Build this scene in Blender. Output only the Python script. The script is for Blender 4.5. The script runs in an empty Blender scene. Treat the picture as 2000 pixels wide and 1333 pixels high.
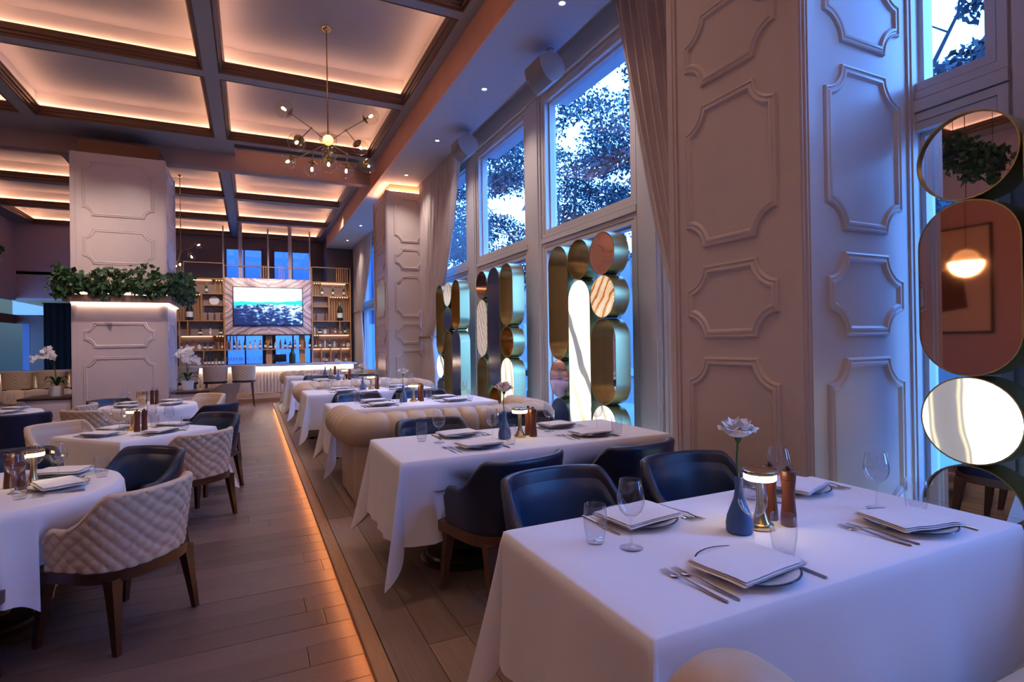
import bpy, bmesh, math, random
import numpy as np
from mathutils import Vector, Matrix
random.seed(7)
PI = math.pi
scene = bpy.context.scene
COL = scene.collection

# ------------------------------------------------------------------ camera
CAMZ = 1.40
cd = bpy.data.cameras.new('camera')
cd.sensor_width = 36.0
cd.lens = 1066.75 / 2000 * 36
cd.clip_start = 0.05
cd.clip_end = 300
cam = bpy.data.objects.new('camera', cd)
COL.objects.link(cam)
yaw, pitch, roll = 0.445034, 0.00359, -0.015379
fw = Vector((math.sin(yaw) * math.cos(pitch), math.cos(yaw) * math.cos(pitch), math.sin(pitch)))
rt = Vector((math.cos(yaw), -math.sin(yaw), 0))
up = rt.cross(fw)
r2 = math.cos(roll) * rt + math.sin(roll) * up
u2 = -math.sin(roll) * rt + math.cos(roll) * up
M = Matrix((r2, u2, -fw)).transposed().to_4x4()
M.translation = Vector((0, 0, CAMZ))
cam.matrix_world = M
scene.camera = cam

# ------------------------------------------------------------------ view, world, lights
scene.view_settings.view_transform = 'Standard'
scene.view_settings.look = 'None'
scene.view_settings.exposure = 0.22
scene.view_settings.gamma = 1.0
scene.view_settings.use_curve_mapping = False
scene.cycles.max_bounces = 9
scene.cycles.transparent_max_bounces = 24
scene.cycles.transmission_bounces = 9
scene.cycles.glossy_bounces = 5
scene.cycles.diffuse_bounces = 4
scene.cycles.sample_clamp_indirect = 4.0
scene.cycles.blur_glossy = 0.5
scene.cycles.caustics_reflective = False
scene.cycles.caustics_refractive = False

world = bpy.data.worlds.new('dusk')
scene.world = world
world.use_nodes = True
wn = world.node_tree
wn.nodes.clear()
wo = wn.nodes.new('ShaderNodeOutputWorld')
wb = wn.nodes.new('ShaderNodeBackground')
wt = wn.nodes.new('ShaderNodeTexCoord')
ws = wn.nodes.new('ShaderNodeSeparateXYZ')
wr = wn.nodes.new('ShaderNodeValToRGB')
wn.links.new(wt.outputs['Generated'], ws.inputs[0])
wn.links.new(ws.outputs['Z'], wr.inputs[0])
wr.color_ramp.elements[0].position = 0.0
wr.color_ramp.elements[0].color = (0.13, 0.38, 1.0, 1)
wr.color_ramp.elements[1].position = 0.8
wr.color_ramp.elements[1].color = (0.085, 0.30, 1.0, 1)
wn.links.new(wr.outputs[0], wb.inputs[0])
wb.inputs[1].default_value = 15.0
wn.links.new(wb.outputs[0], wo.inputs[0])

WARM = (1.0, 0.60, 0.38)
def area(name, loc, rot, sx, sy, power, color, spread=PI):
    l = bpy.data.lights.new(name, 'AREA')
    l.shape = 'RECTANGLE'
    l.size = sx
    l.size_y = sy
    l.energy = power
    l.color = color
    l.spread = spread
    o = bpy.data.objects.new(name, l)
    o.location = loc
    o.rotation_euler = rot
    COL.objects.link(o)
    return o
def spot(name, loc, target, power, color, size=60, blend=0.6, radius=0.06):
    l = bpy.data.lights.new(name, 'SPOT')
    l.energy = power
    l.color = color
    l.spot_size = math.radians(size)
    l.spot_blend = blend
    l.shadow_soft_size = radius
    o = bpy.data.objects.new(name, l)
    o.location = loc
    d = Vector(target) - Vector(loc)
    o.rotation_euler = d.to_track_quat('-Z', 'Y').to_euler()
    COL.objects.link(o)
    return o
# downlights in the soffit along the windows (their fittings are built further down)
SOFFIT_SPOTS = [(3.10, 5.1), (3.10, 7.3), (3.09, 9.5), (3.09, 11.7), (3.09, 14.5), (3.09, 17.2), (3.09, 19.8)]
SPOTC = (1.0, 0.86, 0.80)
for (x, y) in SOFFIT_SPOTS:
    spot('soffit_downlight', (x, y, 5.07), (x - 0.15, y, 0.7), 120, SPOTC, 118, 0.9, 0.10)
# fill spots added at the coffer beams over the tables of both floors
for (x, y, p) in [(1.3, 0.9, 40), (-0.5, 6.45, 70), (-0.5, 9.45, 80), (-0.5, 3.5, 65), (1.6, 3.5, 75), (1.6, 6.48, 110), (1.6, 9.45, 120),
               (-2.0, 9.45, 170), (-0.5, 12.7, 90), (1.3, 12.7, 90), (-3.5, 6.45, 60), (-3.5, 12.7, 110), (-2.2, 2.5, 40)]:
    spot('beam_fill_spot', (x, y, 5.53), (x, y + 0.05, 0), p, (1.0, 0.76, 0.66), 95, 0.9, 0.12)
spot('beam_fill_spot', (-2.2, 9.45, 5.53), (-2.2, 12.4, 2.9), 420, (1.0, 0.80, 0.72), 50, 0.9, 0.1)  # added to brighten and warm the front of the white pillar
spot('beam_fill_spot', (-3.2, 10.2, 5.5), (-3.6, 14, 1.5), 120, (1.0, 0.80, 0.72), 60, 0.9, 0.1)  # another added fill spot, aimed left of the white pillar
# spots added to brighten the television panel and the bar wall
for x in (-1.4, 0.1, 1.1, 2.4):
    spot('bar_wall_fill', (x, 17.15, 5.5), (x, 21.1, 2.4), 260, (1.0, 0.80, 0.72), 60, 0.8, 0.08)
# added fill light standing in for the dining room behind the camera
area('room_behind_fill', (-1.5, -2.2, 4.9), (math.radians(40), 0, 0), 6.0, 1.6, 30, (1.0, 0.70, 0.58))

# ------------------------------------------------------------------ helpers
def hexc(h):
    h = h.lstrip('#')
    c = [int(h[i:i + 2], 16) / 255 for i in (0, 2, 4)]
    return tuple(v / 12.92 if v <= 0.04045 else ((v + 0.055) / 1.055) ** 2.4 for v in c)
MATS = {}
def mat(name, color=(0.8, 0.8, 0.8), rough=0.5, metal=0.0, spec=0.5, coat=0.0, sheen=0.0, emit=None, estr=0.0,
        var=0.0, vscale=8.0, bump=0.0, bscale=60.0, trans=0.0, ior=1.45, rnd=0.0, stretch=None, aniso=0.0):
    m = bpy.data.materials.new(name)
    m.use_nodes = True
    nt = m.node_tree
    b = nt.nodes['Principled BSDF']
    b.inputs['Base Color'].default_value = (*color, 1)
    b.inputs['Roughness'].default_value = rough
    b.inputs['Metallic'].default_value = metal
    b.inputs['Specular IOR Level'].default_value = spec
    b.inputs['Coat Weight'].default_value = coat
    b.inputs['Sheen Weight'].default_value = sheen
    b.inputs['Transmission Weight'].default_value = trans
    b.inputs['IOR'].default_value = ior
    b.inputs['Anisotropic'].default_value = aniso
    if emit:
        b.inputs['Emission Color'].default_value = (*emit, 1)
        b.inputs['Emission Strength'].default_value = estr
    tc = None
    def coords():
        tc = nt.nodes.new('ShaderNodeTexCoord')
        mp = nt.nodes.new('ShaderNodeMapping')
        nt.links.new(tc.outputs['Object'], mp.inputs[0])
        if stretch:
            mp.inputs['Scale'].default_value = stretch
        return mp.outputs[0]
    if var > 0 or rnd > 0:
        n = nt.nodes.new('ShaderNodeTexNoise')
        n.inputs['Scale'].default_value = vscale
        n.inputs['Detail'].default_value = 5
        nt.links.new(coords(), n.inputs['Vector'])
        hsv = nt.nodes.new('ShaderNodeHueSaturation')
        hsv.inputs['Color'].default_value = (*color, 1)
        mr = nt.nodes.new('ShaderNodeMapRange')
        mr.inputs['From Min'].default_value = 0.25
        mr.inputs['From Max'].default_value = 0.75
        mr.inputs['To Min'].default_value = 1 - var
        mr.inputs['To Max'].default_value = 1 + var
        nt.links.new(n.outputs['Fac'], mr.inputs['Value'])
        out = mr.outputs[0]
        if rnd > 0:
            oi = nt.nodes.new('ShaderNodeObjectInfo')
            m2 = nt.nodes.new('ShaderNodeMapRange')
            m2.inputs['To Min'].default_value = 1 - rnd
            m2.inputs['To Max'].default_value = 1 + rnd
            nt.links.new(oi.outputs['Random'], m2.inputs['Value'])
            mu = nt.nodes.new('ShaderNodeMath')
            mu.operation = 'MULTIPLY'
            nt.links.new(out, mu.inputs[0])
            nt.links.new(m2.outputs[0], mu.inputs[1])
            out = mu.outputs[0]
        nt.links.new(out, hsv.inputs['Value'])
        nt.links.new(hsv.outputs[0], b.inputs['Base Color'])
    if bump > 0:
        n2 = nt.nodes.new('ShaderNodeTexNoise')
        n2.inputs['Scale'].default_value = bscale
        n2.inputs['Detail'].default_value = 4
        nt.links.new(coords(), n2.inputs['Vector'])
        bp = nt.nodes.new('ShaderNodeBump')
        bp.inputs['Strength'].default_value = bump
        bp.inputs['Distance'].default_value = 0.01
        nt.links.new(n2.outputs['Fac'], bp.inputs['Height'])
        nt.links.new(bp.outputs[0], b.inputs['Normal'])
    MATS[name] = m
    return m

def glass_mat(name, color=(1, 1, 1), rough=0.0, ior=1.5):
    m = bpy.data.materials.new(name)
    m.use_nodes = True
    nt = m.node_tree
    nt.nodes.clear()
    out = nt.nodes.new('ShaderNodeOutputMaterial')
    tr = nt.nodes.new('ShaderNodeBsdfTransparent')
    tr.inputs[0].default_value = (*color, 1)
    gl = nt.nodes.new('ShaderNodeBsdfGlossy')
    gl.inputs['Roughness'].default_value = rough
    fr = nt.nodes.new('ShaderNodeFresnel')
    ge = nt.nodes.new('ShaderNodeNewGeometry')
    mi = nt.nodes.new('ShaderNodeMapRange')
    mi.inputs['To Min'].default_value = ior
    mi.inputs['To Max'].default_value = 1 / ior
    nt.links.new(ge.outputs['Backfacing'], mi.inputs['Value'])
    nt.links.new(mi.outputs[0], fr.inputs[0])
    mx = nt.nodes.new('ShaderNodeMixShader')
    nt.links.new(fr.outputs[0], mx.inputs[0])
    nt.links.new(tr.outputs[0], mx.inputs[1])
    nt.links.new(gl.outputs[0], mx.inputs[2])
    nt.links.new(mx.outputs[0], out.inputs[0])
    MATS[name] = m
    return m

class MB:
    """collects geometry in local coordinates, builds one mesh"""
    def __init__(s):
        s.v = []
        s.f = []
        s.mi = []
        s.cur = 0
    def add(s, vs, fs, mi=None):
        o = len(s.v)
        s.v.extend([tuple(p) for p in vs])
        for f in fs:
            s.f.append(tuple(i + o for i in f))
            s.mi.append(s.cur if mi is None else mi)
        return s
    def box(s, x0, x1, y0, y1, z0, z1, c=0.0):
        if c <= 0:
            vs = [(x, y, z) for z in (z0, z1) for y in (y0, y1) for x in (x0, x1)]
            s.add(vs, [(0, 2, 3, 1), (4, 5, 7, 6), (0, 1, 5, 4), (2, 6, 7, 3), (0, 4, 6, 2), (1, 3, 7, 5)])
        else:
            bm = bmesh.new()
            bmesh.ops.create_cube(bm, size=1)
            for v in bm.verts:
                v.co = Vector(((x0 + x1) / 2 + v.co.x * (x1 - x0), (y0 + y1) / 2 + v.co.y * (y1 - y0), (z0 + z1) / 2 + v.co.z * (z1 - z0)))
            bmesh.ops.bevel(bm, geom=bm.edges[:], offset=c, segments=2, affect='EDGES', profile=0.5)
            s.bm(bm)
        return s
    def bm(s, bm):
        bm.verts.ensure_lookup_table()
        s.add([v.co[:] for v in bm.verts], [[v.index for v in f.verts] for f in bm.faces])
        bm.free()
    def obox(s, c, ax, ay, az):
        """oriented box: centre, three half-axis vectors"""
        c, ax, ay, az = map(Vector, (c, ax, ay, az))
        vs = [c + i * ax + j * ay + k * az for k in (-1, 1) for j in (-1, 1) for i in (-1, 1)]
        return s.add(vs, [(0, 2, 3, 1), (4, 5, 7, 6), (0, 1, 5, 4), (2, 6, 7, 3), (0, 4, 6, 2), (1, 3, 7, 5)])
    def lathe(s, prof, n=24, c=(0, 0, 0), cap=True):
        o = []
        for (r, z) in prof:
            for i in range(n):
                a = 2 * PI * i / n
                o.append((c[0] + r * math.cos(a), c[1] + r * math.sin(a), c[2] + z))
        fs = []
        for k in range(len(prof) - 1):
            for i in range(n):
                j = (i + 1) % n
                fs.append((k * n + i, k * n + j, (k + 1) * n + j, (k + 1) * n + i))
        if cap:
            if prof[0][0] > 1e-5:
                fs.append(tuple(range(n - 1, -1, -1)))
            if prof[-1][0] > 1e-5:
                fs.append(tuple((len(prof) - 1) * n + i for i in range(n)))
        return s.add(o, fs)
    def tube(s, pts, r, n=8, cap=True):
        pts = [Vector(p) for p in pts]
        rs = r if isinstance(r, (list, tuple)) else [r] * len(pts)
        o = []
        prev = None
        for k, p in enumerate(pts):
            d = (pts[min(k + 1, len(pts) - 1)] - pts[max(k - 1, 0)]).normalized()
            if prev is None:
                a = d.orthogonal().normalized()
            else:
                a = (prev - d * prev.dot(d))
                a = a.normalized() if a.length > 1e-6 else d.orthogonal().normalized()
            prev = a
            b = d.cross(a)
            for i in range(n):
                t = 2 * PI * i / n
                o.append(p + rs[k] * (math.cos(t) * a + math.sin(t) * b))
        fs = []
        for k in range(len(pts) - 1):
            for i in range(n):
                j = (i + 1) % n
                fs.append((k * n + i, k * n + j, (k + 1) * n + j, (k + 1) * n + i))
        if cap:
            fs.append(tuple(range(n - 1, -1, -1)))
            fs.append(tuple((len(pts) - 1) * n + i for i in range(n)))
        return s.add(o, fs)
    def grid(s, fn, nu, nv, closeu=False):
        o = [fn(i / (nu if closeu else nu - 1), j / (nv - 1)) for j in range(nv) for i in range(nu)]
        fs = []
        for j in range(nv - 1):
            for i in range(nu if closeu else nu - 1):
                k = (i + 1) % nu
                fs.append((j * nu + i, j * nu + k, (j + 1) * nu + k, (j + 1) * nu + i))
        return s.add(o, fs)
    def prism(s, poly, d0, d1, axis='z'):
        """extrude a 2-D polygon (a,b) between d0 and d1 along the axis"""
        def P(a, b, d):
            return {'z': (a, b, d), 'x': (d, a, b), 'y': (a, d, b)}[axis]
        n = len(poly)
        o = [P(a, b, d0) for a, b in poly] + [P(a, b, d1) for a, b in poly]
        fs = [tuple(range(n - 1, -1, -1)), tuple(range(n, 2 * n))]
        for i in range(n):
            j = (i + 1) % n
            fs.append((i, j, n + j, n + i))
        return s.add(o, fs)
    def sphere(s, c, r, n=16, m=10, sx=1, sy=1, sz=1):
        o = [(c[0], c[1], c[2] - r * sz)]
        for k in range(1, m):
            t = -PI / 2 + PI * k / m
            for i in range(n):
                a = 2 * PI * i / n
                o.append((c[0] + sx * r * math.cos(t) * math.cos(a), c[1] + sy * r * math.cos(t) * math.sin(a), c[2] + sz * r * math.sin(t)))
        o.append((c[0], c[1], c[2] + r * sz))
        fs = []
        for i in range(n):
            j = (i + 1) % n
            fs.append((0, 1 + j, 1 + i))
            fs.append((len(o) - 1, 1 + (m - 2) * n + i, 1 + (m - 2) * n + j))
            for k in range(m - 2):
                fs.append((1 + k * n + i, 1 + k * n + j, 1 + (k + 1) * n + j, 1 + (k + 1) * n + i))
        return s.add(o, fs)
    def mesh(s, name, mats, smooth=True, sharp=35, fix=True):
        me = bpy.data.meshes.new(name)
        me.from_pydata(s.v, [], s.f)
        if not isinstance(mats, (list, tuple)):
            mats = [mats]
        for m in mats:
            me.materials.append(m)
        if len(mats) > 1:
            me.polygons.foreach_set('material_index', s.mi)
        if fix:
            bm = bmesh.new()
            bm.from_mesh(me)
            bmesh.ops.recalc_face_normals(bm, faces=bm.faces)
            bm.to_mesh(me)
            bm.free()
        if smooth:
            me.shade_smooth()
            me.set_sharp_from_angle(angle=math.radians(sharp))
        me.update()
        return me
    def obj(s, name, mats, parent=None, **k):
        return mk(name, s.mesh(name, mats, **k), parent)

def mk(name, me, parent=None, loc=(0, 0, 0), rz=0.0):
    o = bpy.data.objects.new(name, me)
    COL.objects.link(o)
    if parent is not None:
        o.parent = parent
    o.location = loc
    o.rotation_euler = (0, 0, rz)
    return o
def tag(o, label=None, cat=None, group=None, kind=None):
    if label: o['label'] = label
    if cat: o['category'] = cat
    if group: o['group'] = group
    if kind: o['kind'] = kind
    return o
def thing(name, label, cat, loc=(0, 0, 0), rz=0.0, group=None):
    return tag(mk(name, None, None, loc, rz), label, cat, group)
def struct(name, mb, m, parent=None, **k):
    o = mb.obj(name, m, parent, **k) if mb else mk(name, None, parent)
    if parent is None:
        o['kind'] = 'structure'
    return o
def dup(root, loc, rz=0.0, label=None, group=None):
    r = root.copy()
    COL.objects.link(r)
    r.location = loc
    r.rotation_euler = (0, 0, rz)
    if label: r['label'] = label
    if group: r['group'] = group
    for ch in list(root.children):
        c = ch.copy()
        COL.objects.link(c)
        c.parent = r
        for g in list(ch.children):
            d = g.copy()
            COL.objects.link(d)
            d.parent = c
    return r
class Kind:
    """first placement uses the source itself, later ones copy it"""
    def __init__(s, root):
        s.root = root
        s.used = False
    def put(s, loc, rz, label, group):
        if not s.used:
            s.used = True
            s.root.location = loc
            s.root.rotation_euler = (0, 0, rz)
            s.root['label'] = label
            s.root['group'] = group
            return s.root
        return dup(s.root, loc, rz, label, group)
def sstep(a, b, x):
    t = max(0, min(1, (x - a) / (b - a)))
    return t * t * (3 - 2 * t)

# ------------------------------------------------------------------ materials
m_white = mat('painted_panel', (0.62, 0.50, 0.46), 0.36, var=0.03, vscale=2)
m_frame = mat('window_paint', (0.66, 0.60, 0.58), 0.35)
m_ceil = mat('ceiling_paint', (0.27, 0.25, 0.28), 0.7, var=0.03, vscale=2)
m_soff = mat('soffit_paint', (0.50, 0.48, 0.50), 0.6)
m_beam = mat('beam_paint', (0.30, 0.27, 0.28), 0.6)
m_mold = mat('bronze_molding', (0.12, 0.055, 0.035), 0.35, metal=0.35)
m_orange = mat('copper_plaster', (0.84, 0.40, 0.25), 0.5, var=0.05, vscale=3)
m_dwall = mat('mauve_wall', (0.10, 0.075, 0.085), 0.6)
m_pwall = mat('rose_wall', (0.42, 0.30, 0.33), 0.6)
m_board = mat('oak_board_grey', (0.135, 0.088, 0.082), 0.33, var=0.28, vscale=5, rnd=0.22, stretch=(1.2, 9, 9), bump=0.15, bscale=30)
m_board2 = mat('oak_board_warm', (0.25, 0.165, 0.125), 0.42, var=0.25, vscale=5, rnd=0.18, stretch=(9, 1.2, 9), bump=0.15, bscale=30)
m_gap = mat('dark_gap', (0.02, 0.014, 0.012), 0.9)
m_nose = mat('oak_nosing', (0.42, 0.22, 0.11), 0.4, var=0.12, vscale=6, stretch=(10, 1, 10))
m_walnut = mat('walnut', (0.038, 0.014, 0.010), 0.35, var=0.2, vscale=10, stretch=(6, 6, 1))
m_brownw = mat('warm_walnut', (0.12, 0.048, 0.026), 0.38, var=0.2, vscale=10, stretch=(6, 6, 1))
m_navy = mat('navy_leather', (0.012, 0.018, 0.045), 0.32, spec=0.6, bump=0.12, bscale=220)
m_navy2 = mat('blue_leather', (0.014, 0.036, 0.085), 0.34, spec=0.6, bump=0.12, bscale=220)
m_cream = mat('cream_leather', (0.60, 0.46, 0.34), 0.45, spec=0.4, bump=0.08, bscale=200)
m_cream2 = mat('cream_lining', (0.52, 0.42, 0.34), 0.45)
m_sofa = mat('beige_leather', (0.55, 0.41, 0.28), 0.38, spec=0.45, bump=0.08, bscale=160)
m_button = mat('brown_button', (0.22, 0.12, 0.07), 0.4)
m_linen = mat('white_linen', (0.80, 0.76, 0.79), 0.85, sheen=0.2, bump=0.10, bscale=420, spec=0.2)
m_napkin = mat('napkin_linen', (0.82, 0.77, 0.77), 0.85, sheen=0.2, bump=0.1, bscale=300, spec=0.2)
m_china = mat('white_china', (0.80, 0.78, 0.78), 0.12, coat=0.4)
m_rim = mat('ink_blue_rim', (0.03, 0.04, 0.12), 0.2)
m_steel = mat('steel_cutlery', (0.62, 0.58, 0.57), 0.22, metal=1.0)
m_vase = mat('blue_ceramic', (0.05, 0.12, 0.28), 0.55)
m_petal = mat('white_petal', (0.85, 0.80, 0.76), 0.6, sheen=0.2)
m_pink = mat('pale_pink_petal', (0.85, 0.66, 0.60), 0.6, sheen=0.2)
m_green = mat('stem_green', (0.04, 0.12, 0.03), 0.5)
m_ivy = mat('ivy_leaf', (0.035, 0.085, 0.028), 0.5, var=0.5, vscale=14)
m_oleaf = mat('orchid_leaf', (0.03, 0.09, 0.035), 0.35)
m_mill = mat('mill_wood', (0.12, 0.034, 0.016), 0.3, var=0.2, vscale=12, stretch=(5, 5, 1))
m_black = mat('black_metal', (0.012, 0.012, 0.014), 0.35)
m_blackm = mat('black_cloth', (0.006, 0.006, 0.009), 0.95)
m_brass = mat('satin_brass', (0.72, 0.52, 0.26), 0.24, metal=1.0)
m_drum = mat('brushed_brass', (0.46, 0.37, 0.16), 0.32, metal=1.0, bump=0.10, bscale=40, stretch=(1, 1, 30))
m_chbr = mat('chandelier_brass', (0.50, 0.36, 0.16), 0.22, metal=1.0)
m_mirror = mat('silver_mirror', (0.86, 0.85, 0.88), 0.01, metal=1.0)
m_copper = mat('copper_mirror', (0.80, 0.42, 0.27), 0.03, metal=1.0)
m_rosem = mat('rose_mirror', (0.66, 0.42, 0.38), 0.05, metal=1.0)
m_bluem = mat('navy_lacquer', (0.025, 0.04, 0.11), 0.15, spec=0.6)
m_curtain = mat('linen_curtain', (0.62, 0.50, 0.46), 0.9, sheen=0.2, bump=0.1, bscale=200, var=0.06, vscale=4)
m_speaker = mat('speaker_plastic', (0.42, 0.40, 0.40), 0.5)
m_grille = mat('speaker_grille', (0.22, 0.21, 0.22), 0.7, bump=0.3, bscale=600)
m_pot = mat('white_pot', (0.72, 0.68, 0.68), 0.4)
m_ledge = mat('tan_ledge', (0.33, 0.20, 0.13), 0.5)
m_counter = mat('bar_counter_stone', (0.60, 0.56, 0.60), 0.25)
m_flute = mat('fluted_cream_panel', (0.72, 0.60, 0.54), 0.5)
m_slat = mat('oak_slat', (0.42, 0.20, 0.075), 0.45, var=0.15, vscale=10, stretch=(8, 8, 1), rnd=0.1)
m_shelf = mat('oak_shelf', (0.44, 0.23, 0.09), 0.4, var=0.1, vscale=10)
m_niche = mat('niche_back', (0.30, 0.22, 0.19), 0.6)
m_rod = mat('grey_rod', (0.34, 0.29, 0.30), 0.4, metal=0.2)
m_screen = None
m_led = mat('warm_led', (1, 0.6, 0.35), 0.5, emit=(1.0, 0.52, 0.31), estr=34)
m_ledo = mat('amber_led', (1, 0.4, 0.15), 0.5, emit=(1.0, 0.36, 0.12), estr=14)
m_ledc = mat('cool_led', (0.5, 0.75, 1.0), 0.5, emit=(0.42, 0.72, 1.0), estr=38)
m_ledb = mat('bar_led', (1, 0.7, 0.5), 0.5, emit=(1.0, 0.78, 0.62), estr=30)
m_ledn = mat('niche_led', (1, 0.6, 0.3), 0.5, emit=(1.0, 0.52, 0.25), estr=6)
m_bulb = mat('bulb_glow', (1, 0.8, 0.5), 0.5, emit=(1.0, 0.80, 0.48), estr=16)
m_opal = mat('opal_glow', (1, 0.85, 0.6), 0.5, emit=(1.0, 0.78, 0.42), estr=9)
m_down = mat('downlight_glow', (1, 1, 1), 0.5, emit=(1.0, 0.95, 0.95), estr=20)
m_glass = glass_mat('window_glass', (0.93, 0.96, 1.0))
m_liner = mat('coffer_glow_liner', (0.78, 0.72, 0.70), 0.7)  # whitish paint that strengthens the LED glow on the coffer sides
m_globe = glass_mat('globe_glass', (0.97, 0.93, 0.86), 0.0, 1.7)
m_drink = glass_mat('drinking_glass', (0.975, 0.975, 0.985), 0.0, 1.62)
m_asphalt = mat('asphalt', (0.05, 0.07, 0.10), 0.7, var=0.3, vscale=2)
m_walk = mat('sidewalk', (0.16, 0.20, 0.26), 0.7, var=0.15, vscale=1)
m_bark = mat('bark', (0.03, 0.03, 0.035), 0.9)
m_leafa = mat('oak_leaf', (0.020, 0.035, 0.045), 0.6)
m_facade = mat('far_facade', (0.16, 0.15, 0.16), 0.8, var=0.2, vscale=0.6)

def node_mat(name):
    m = bpy.data.materials.new(name)
    m.use_nodes = True
    return m, m.node_tree, m.node_tree.nodes['Principled BSDF']
def ramp(nt, stops, interp='LINEAR'):
    r = nt.nodes.new('ShaderNodeValToRGB')
    r.color_ramp.interpolation = interp
    els = r.color_ramp.elements
    while len(els) > 1:
        els.remove(els[-1])
    els[0].position = stops[0][0]
    els[0].color = (*stops[0][1], 1)
    for p, c in stops[1:]:
        e = els.new(p)
        e.color = (*c, 1)
    return r
def onyx(name, rot, scale, dist, stops, estr):
    m, nt, b = node_mat(name)
    tc = nt.nodes.new('ShaderNodeTexCoord')
    mp = nt.nodes.new('ShaderNodeMapping')
    mp.inputs['Rotation'].default_value = rot
    nt.links.new(tc.outputs['Object'], mp.inputs[0])
    w = nt.nodes.new('ShaderNodeTexWave')
    w.bands_direction = 'Y'
    w.inputs['Scale'].default_value = scale
    w.inputs['Distortion'].default_value = dist
    w.inputs['Detail'].default_value = 3
    w.inputs['Detail Scale'].default_value = 1.2
    nt.links.new(mp.outputs[0], w.inputs[0])
    nz = nt.nodes.new('ShaderNodeTexNoise')
    nz.inputs['Scale'].default_value = scale * 1.1
    nz.inputs['Detail'].default_value = 4
    nt.links.new(mp.outputs[0], nz.inputs['Vector'])
    ml = nt.nodes.new('ShaderNodeMath')
    ml.operation = 'MULTIPLY_ADD'
    ml.inputs[1].default_value = 0.62
    nt.links.new(w.outputs['Fac'], ml.inputs[0])
    m3 = nt.nodes.new('ShaderNodeMath')
    m3.operation = 'MULTIPLY'
    m3.inputs[1].default_value = 0.40
    nt.links.new(nz.outputs['Fac'], m3.inputs[0])
    nt.links.new(m3.outputs[0], ml.inputs[2])
    r = ramp(nt, stops)
    nt.links.new(ml.outputs[0], r.inputs[0])
    nt.links.new(r.outputs[0], b.inputs['Base Color'])
    nt.links.new(r.outputs[0], b.inputs['Emission Color'])
    b.inputs['Emission Strength'].default_value = estr
    b.inputs['Roughness'].default_value = 0.12
    return m
W_ = (1.0, 0.97, 0.90)
m_onyxA = onyx('white_onyx', (math.radians(25), 0, 0), 0.55, 3.0, [(0.0, (0.10, 0.10, 0.11)), (0.21, (0.16, 0.16, 0.18)), (0.235, (0.70, 0.62, 0.40)), (0.25, W_), (0.76, W_), (0.80, (0.72, 0.55, 0.30)), (0.84, (0.22, 0.22, 0.24)), (1.0, (0.2, 0.2, 0.22))], 1.5)
m_onyxB = onyx('banded_onyx', (math.radians(-40), 0, 0), 2.6, 5.0, [(0.0, (0.16, 0.05, 0.02)), (0.28, (0.50, 0.20, 0.07)), (0.38, (0.85, 0.52, 0.18)), (0.46, (1.0, 0.92, 0.72)), (0.54, (0.45, 0.17, 0.08)), (0.62, (0.95, 0.80, 0.50)), (0.72, (0.55, 0.24, 0.10)), (0.82, (1.0, 0.9, 0.7)), (1.0, (0.30, 0.12, 0.06))], 0.75)
m_onyxN = onyx('grey_veined_onyx', (math.radians(6), 0, 0), 0.62, 2.6, [(0.0, (0.13, 0.12, 0.13)), (0.26, (0.20, 0.19, 0.20)), (0.30, (0.62, 0.56, 0.36)), (0.34, (0.25, 0.24, 0.25)), (0.40, (0.85, 0.80, 0.58)), (0.45, W_), (1.0, W_)], 1.5)
m_onyxC = onyx('pale_onyx', (math.radians(15), 0, 0), 1.6, 4.0, [(0.0, (0.22, 0.20, 0.16)), (0.25, (0.72, 0.66, 0.45)), (0.6, W_), (0.9, (0.8, 0.76, 0.6)), (1.0, (0.3, 0.25, 0.2))], 1.0)
m_onyxD = onyx('striped_onyx', (math.radians(28), 0, 0), 3.2, 4.0, [(0.0, (0.12, 0.08, 0.10)), (0.35, (0.45, 0.36, 0.30)), (0.6, (0.85, 0.80, 0.62)), (0.8, (0.35, 0.25, 0.28)), (1.0, (0.8, 0.75, 0.6))], 0.55)

# book-matched pink marble of the television panel
m_marble, nt, b = node_mat('bookmatched_marble')
tc = nt.nodes.new('ShaderNodeTexCoord')
sp = nt.nodes.new('ShaderNodeSeparateXYZ')
nt.links.new(tc.outputs['Object'], sp.inputs[0])
def mnode(nt, op, a, b_=None):
    n = nt.nodes.new('ShaderNodeMath')
    n.operation = op
    for i, v in enumerate((a, b_)):
        if v is None: continue
        if isinstance(v, (int, float)): n.inputs[i].default_value = v
        else: nt.links.new(v, n.inputs[i])
    return n.outputs[0]
ax = mnode(nt, 'ABSOLUTE', sp.outputs['X'])
az = mnode(nt, 'ABSOLUTE', sp.outputs['Z'])
cx = nt.nodes.new('ShaderNodeCombineXYZ')
nt.links.new(ax, cx.inputs[0])
nt.links.new(az, cx.inputs[1])
mp = nt.nodes.new('ShaderNodeMapping')
mp.inputs['Rotation'].default_value = (0, 0, math.radians(58))
nt.links.new(cx.outputs[0], mp.inputs[0])
w = nt.nodes.new('ShaderNodeTexWave')
w.inputs['Scale'].default_value = 0.85
w.inputs['Distortion'].default_value = 7.0
w.inputs['Detail'].default_value = 4
w.inputs['Detail Scale'].default_value = 1.0
nt.links.new(mp.outputs[0], w.inputs[0])
r = ramp(nt, [(0.0, (0.25, 0.20, 0.24)), (0.2, (0.62, 0.50, 0.52)), (0.4, (0.62, 0.26, 0.18)), (0.55, (0.66, 0.48, 0.46)), (0.8, (0.74, 0.66, 0.70)), (1.0, (0.36, 0.27, 0.30))])
nt.links.new(w.outputs['Fac'], r.inputs[0])
nt.links.new(r.outputs[0], b.inputs['Base Color'])
b.inputs['Roughness'].default_value = 0.25

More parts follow.
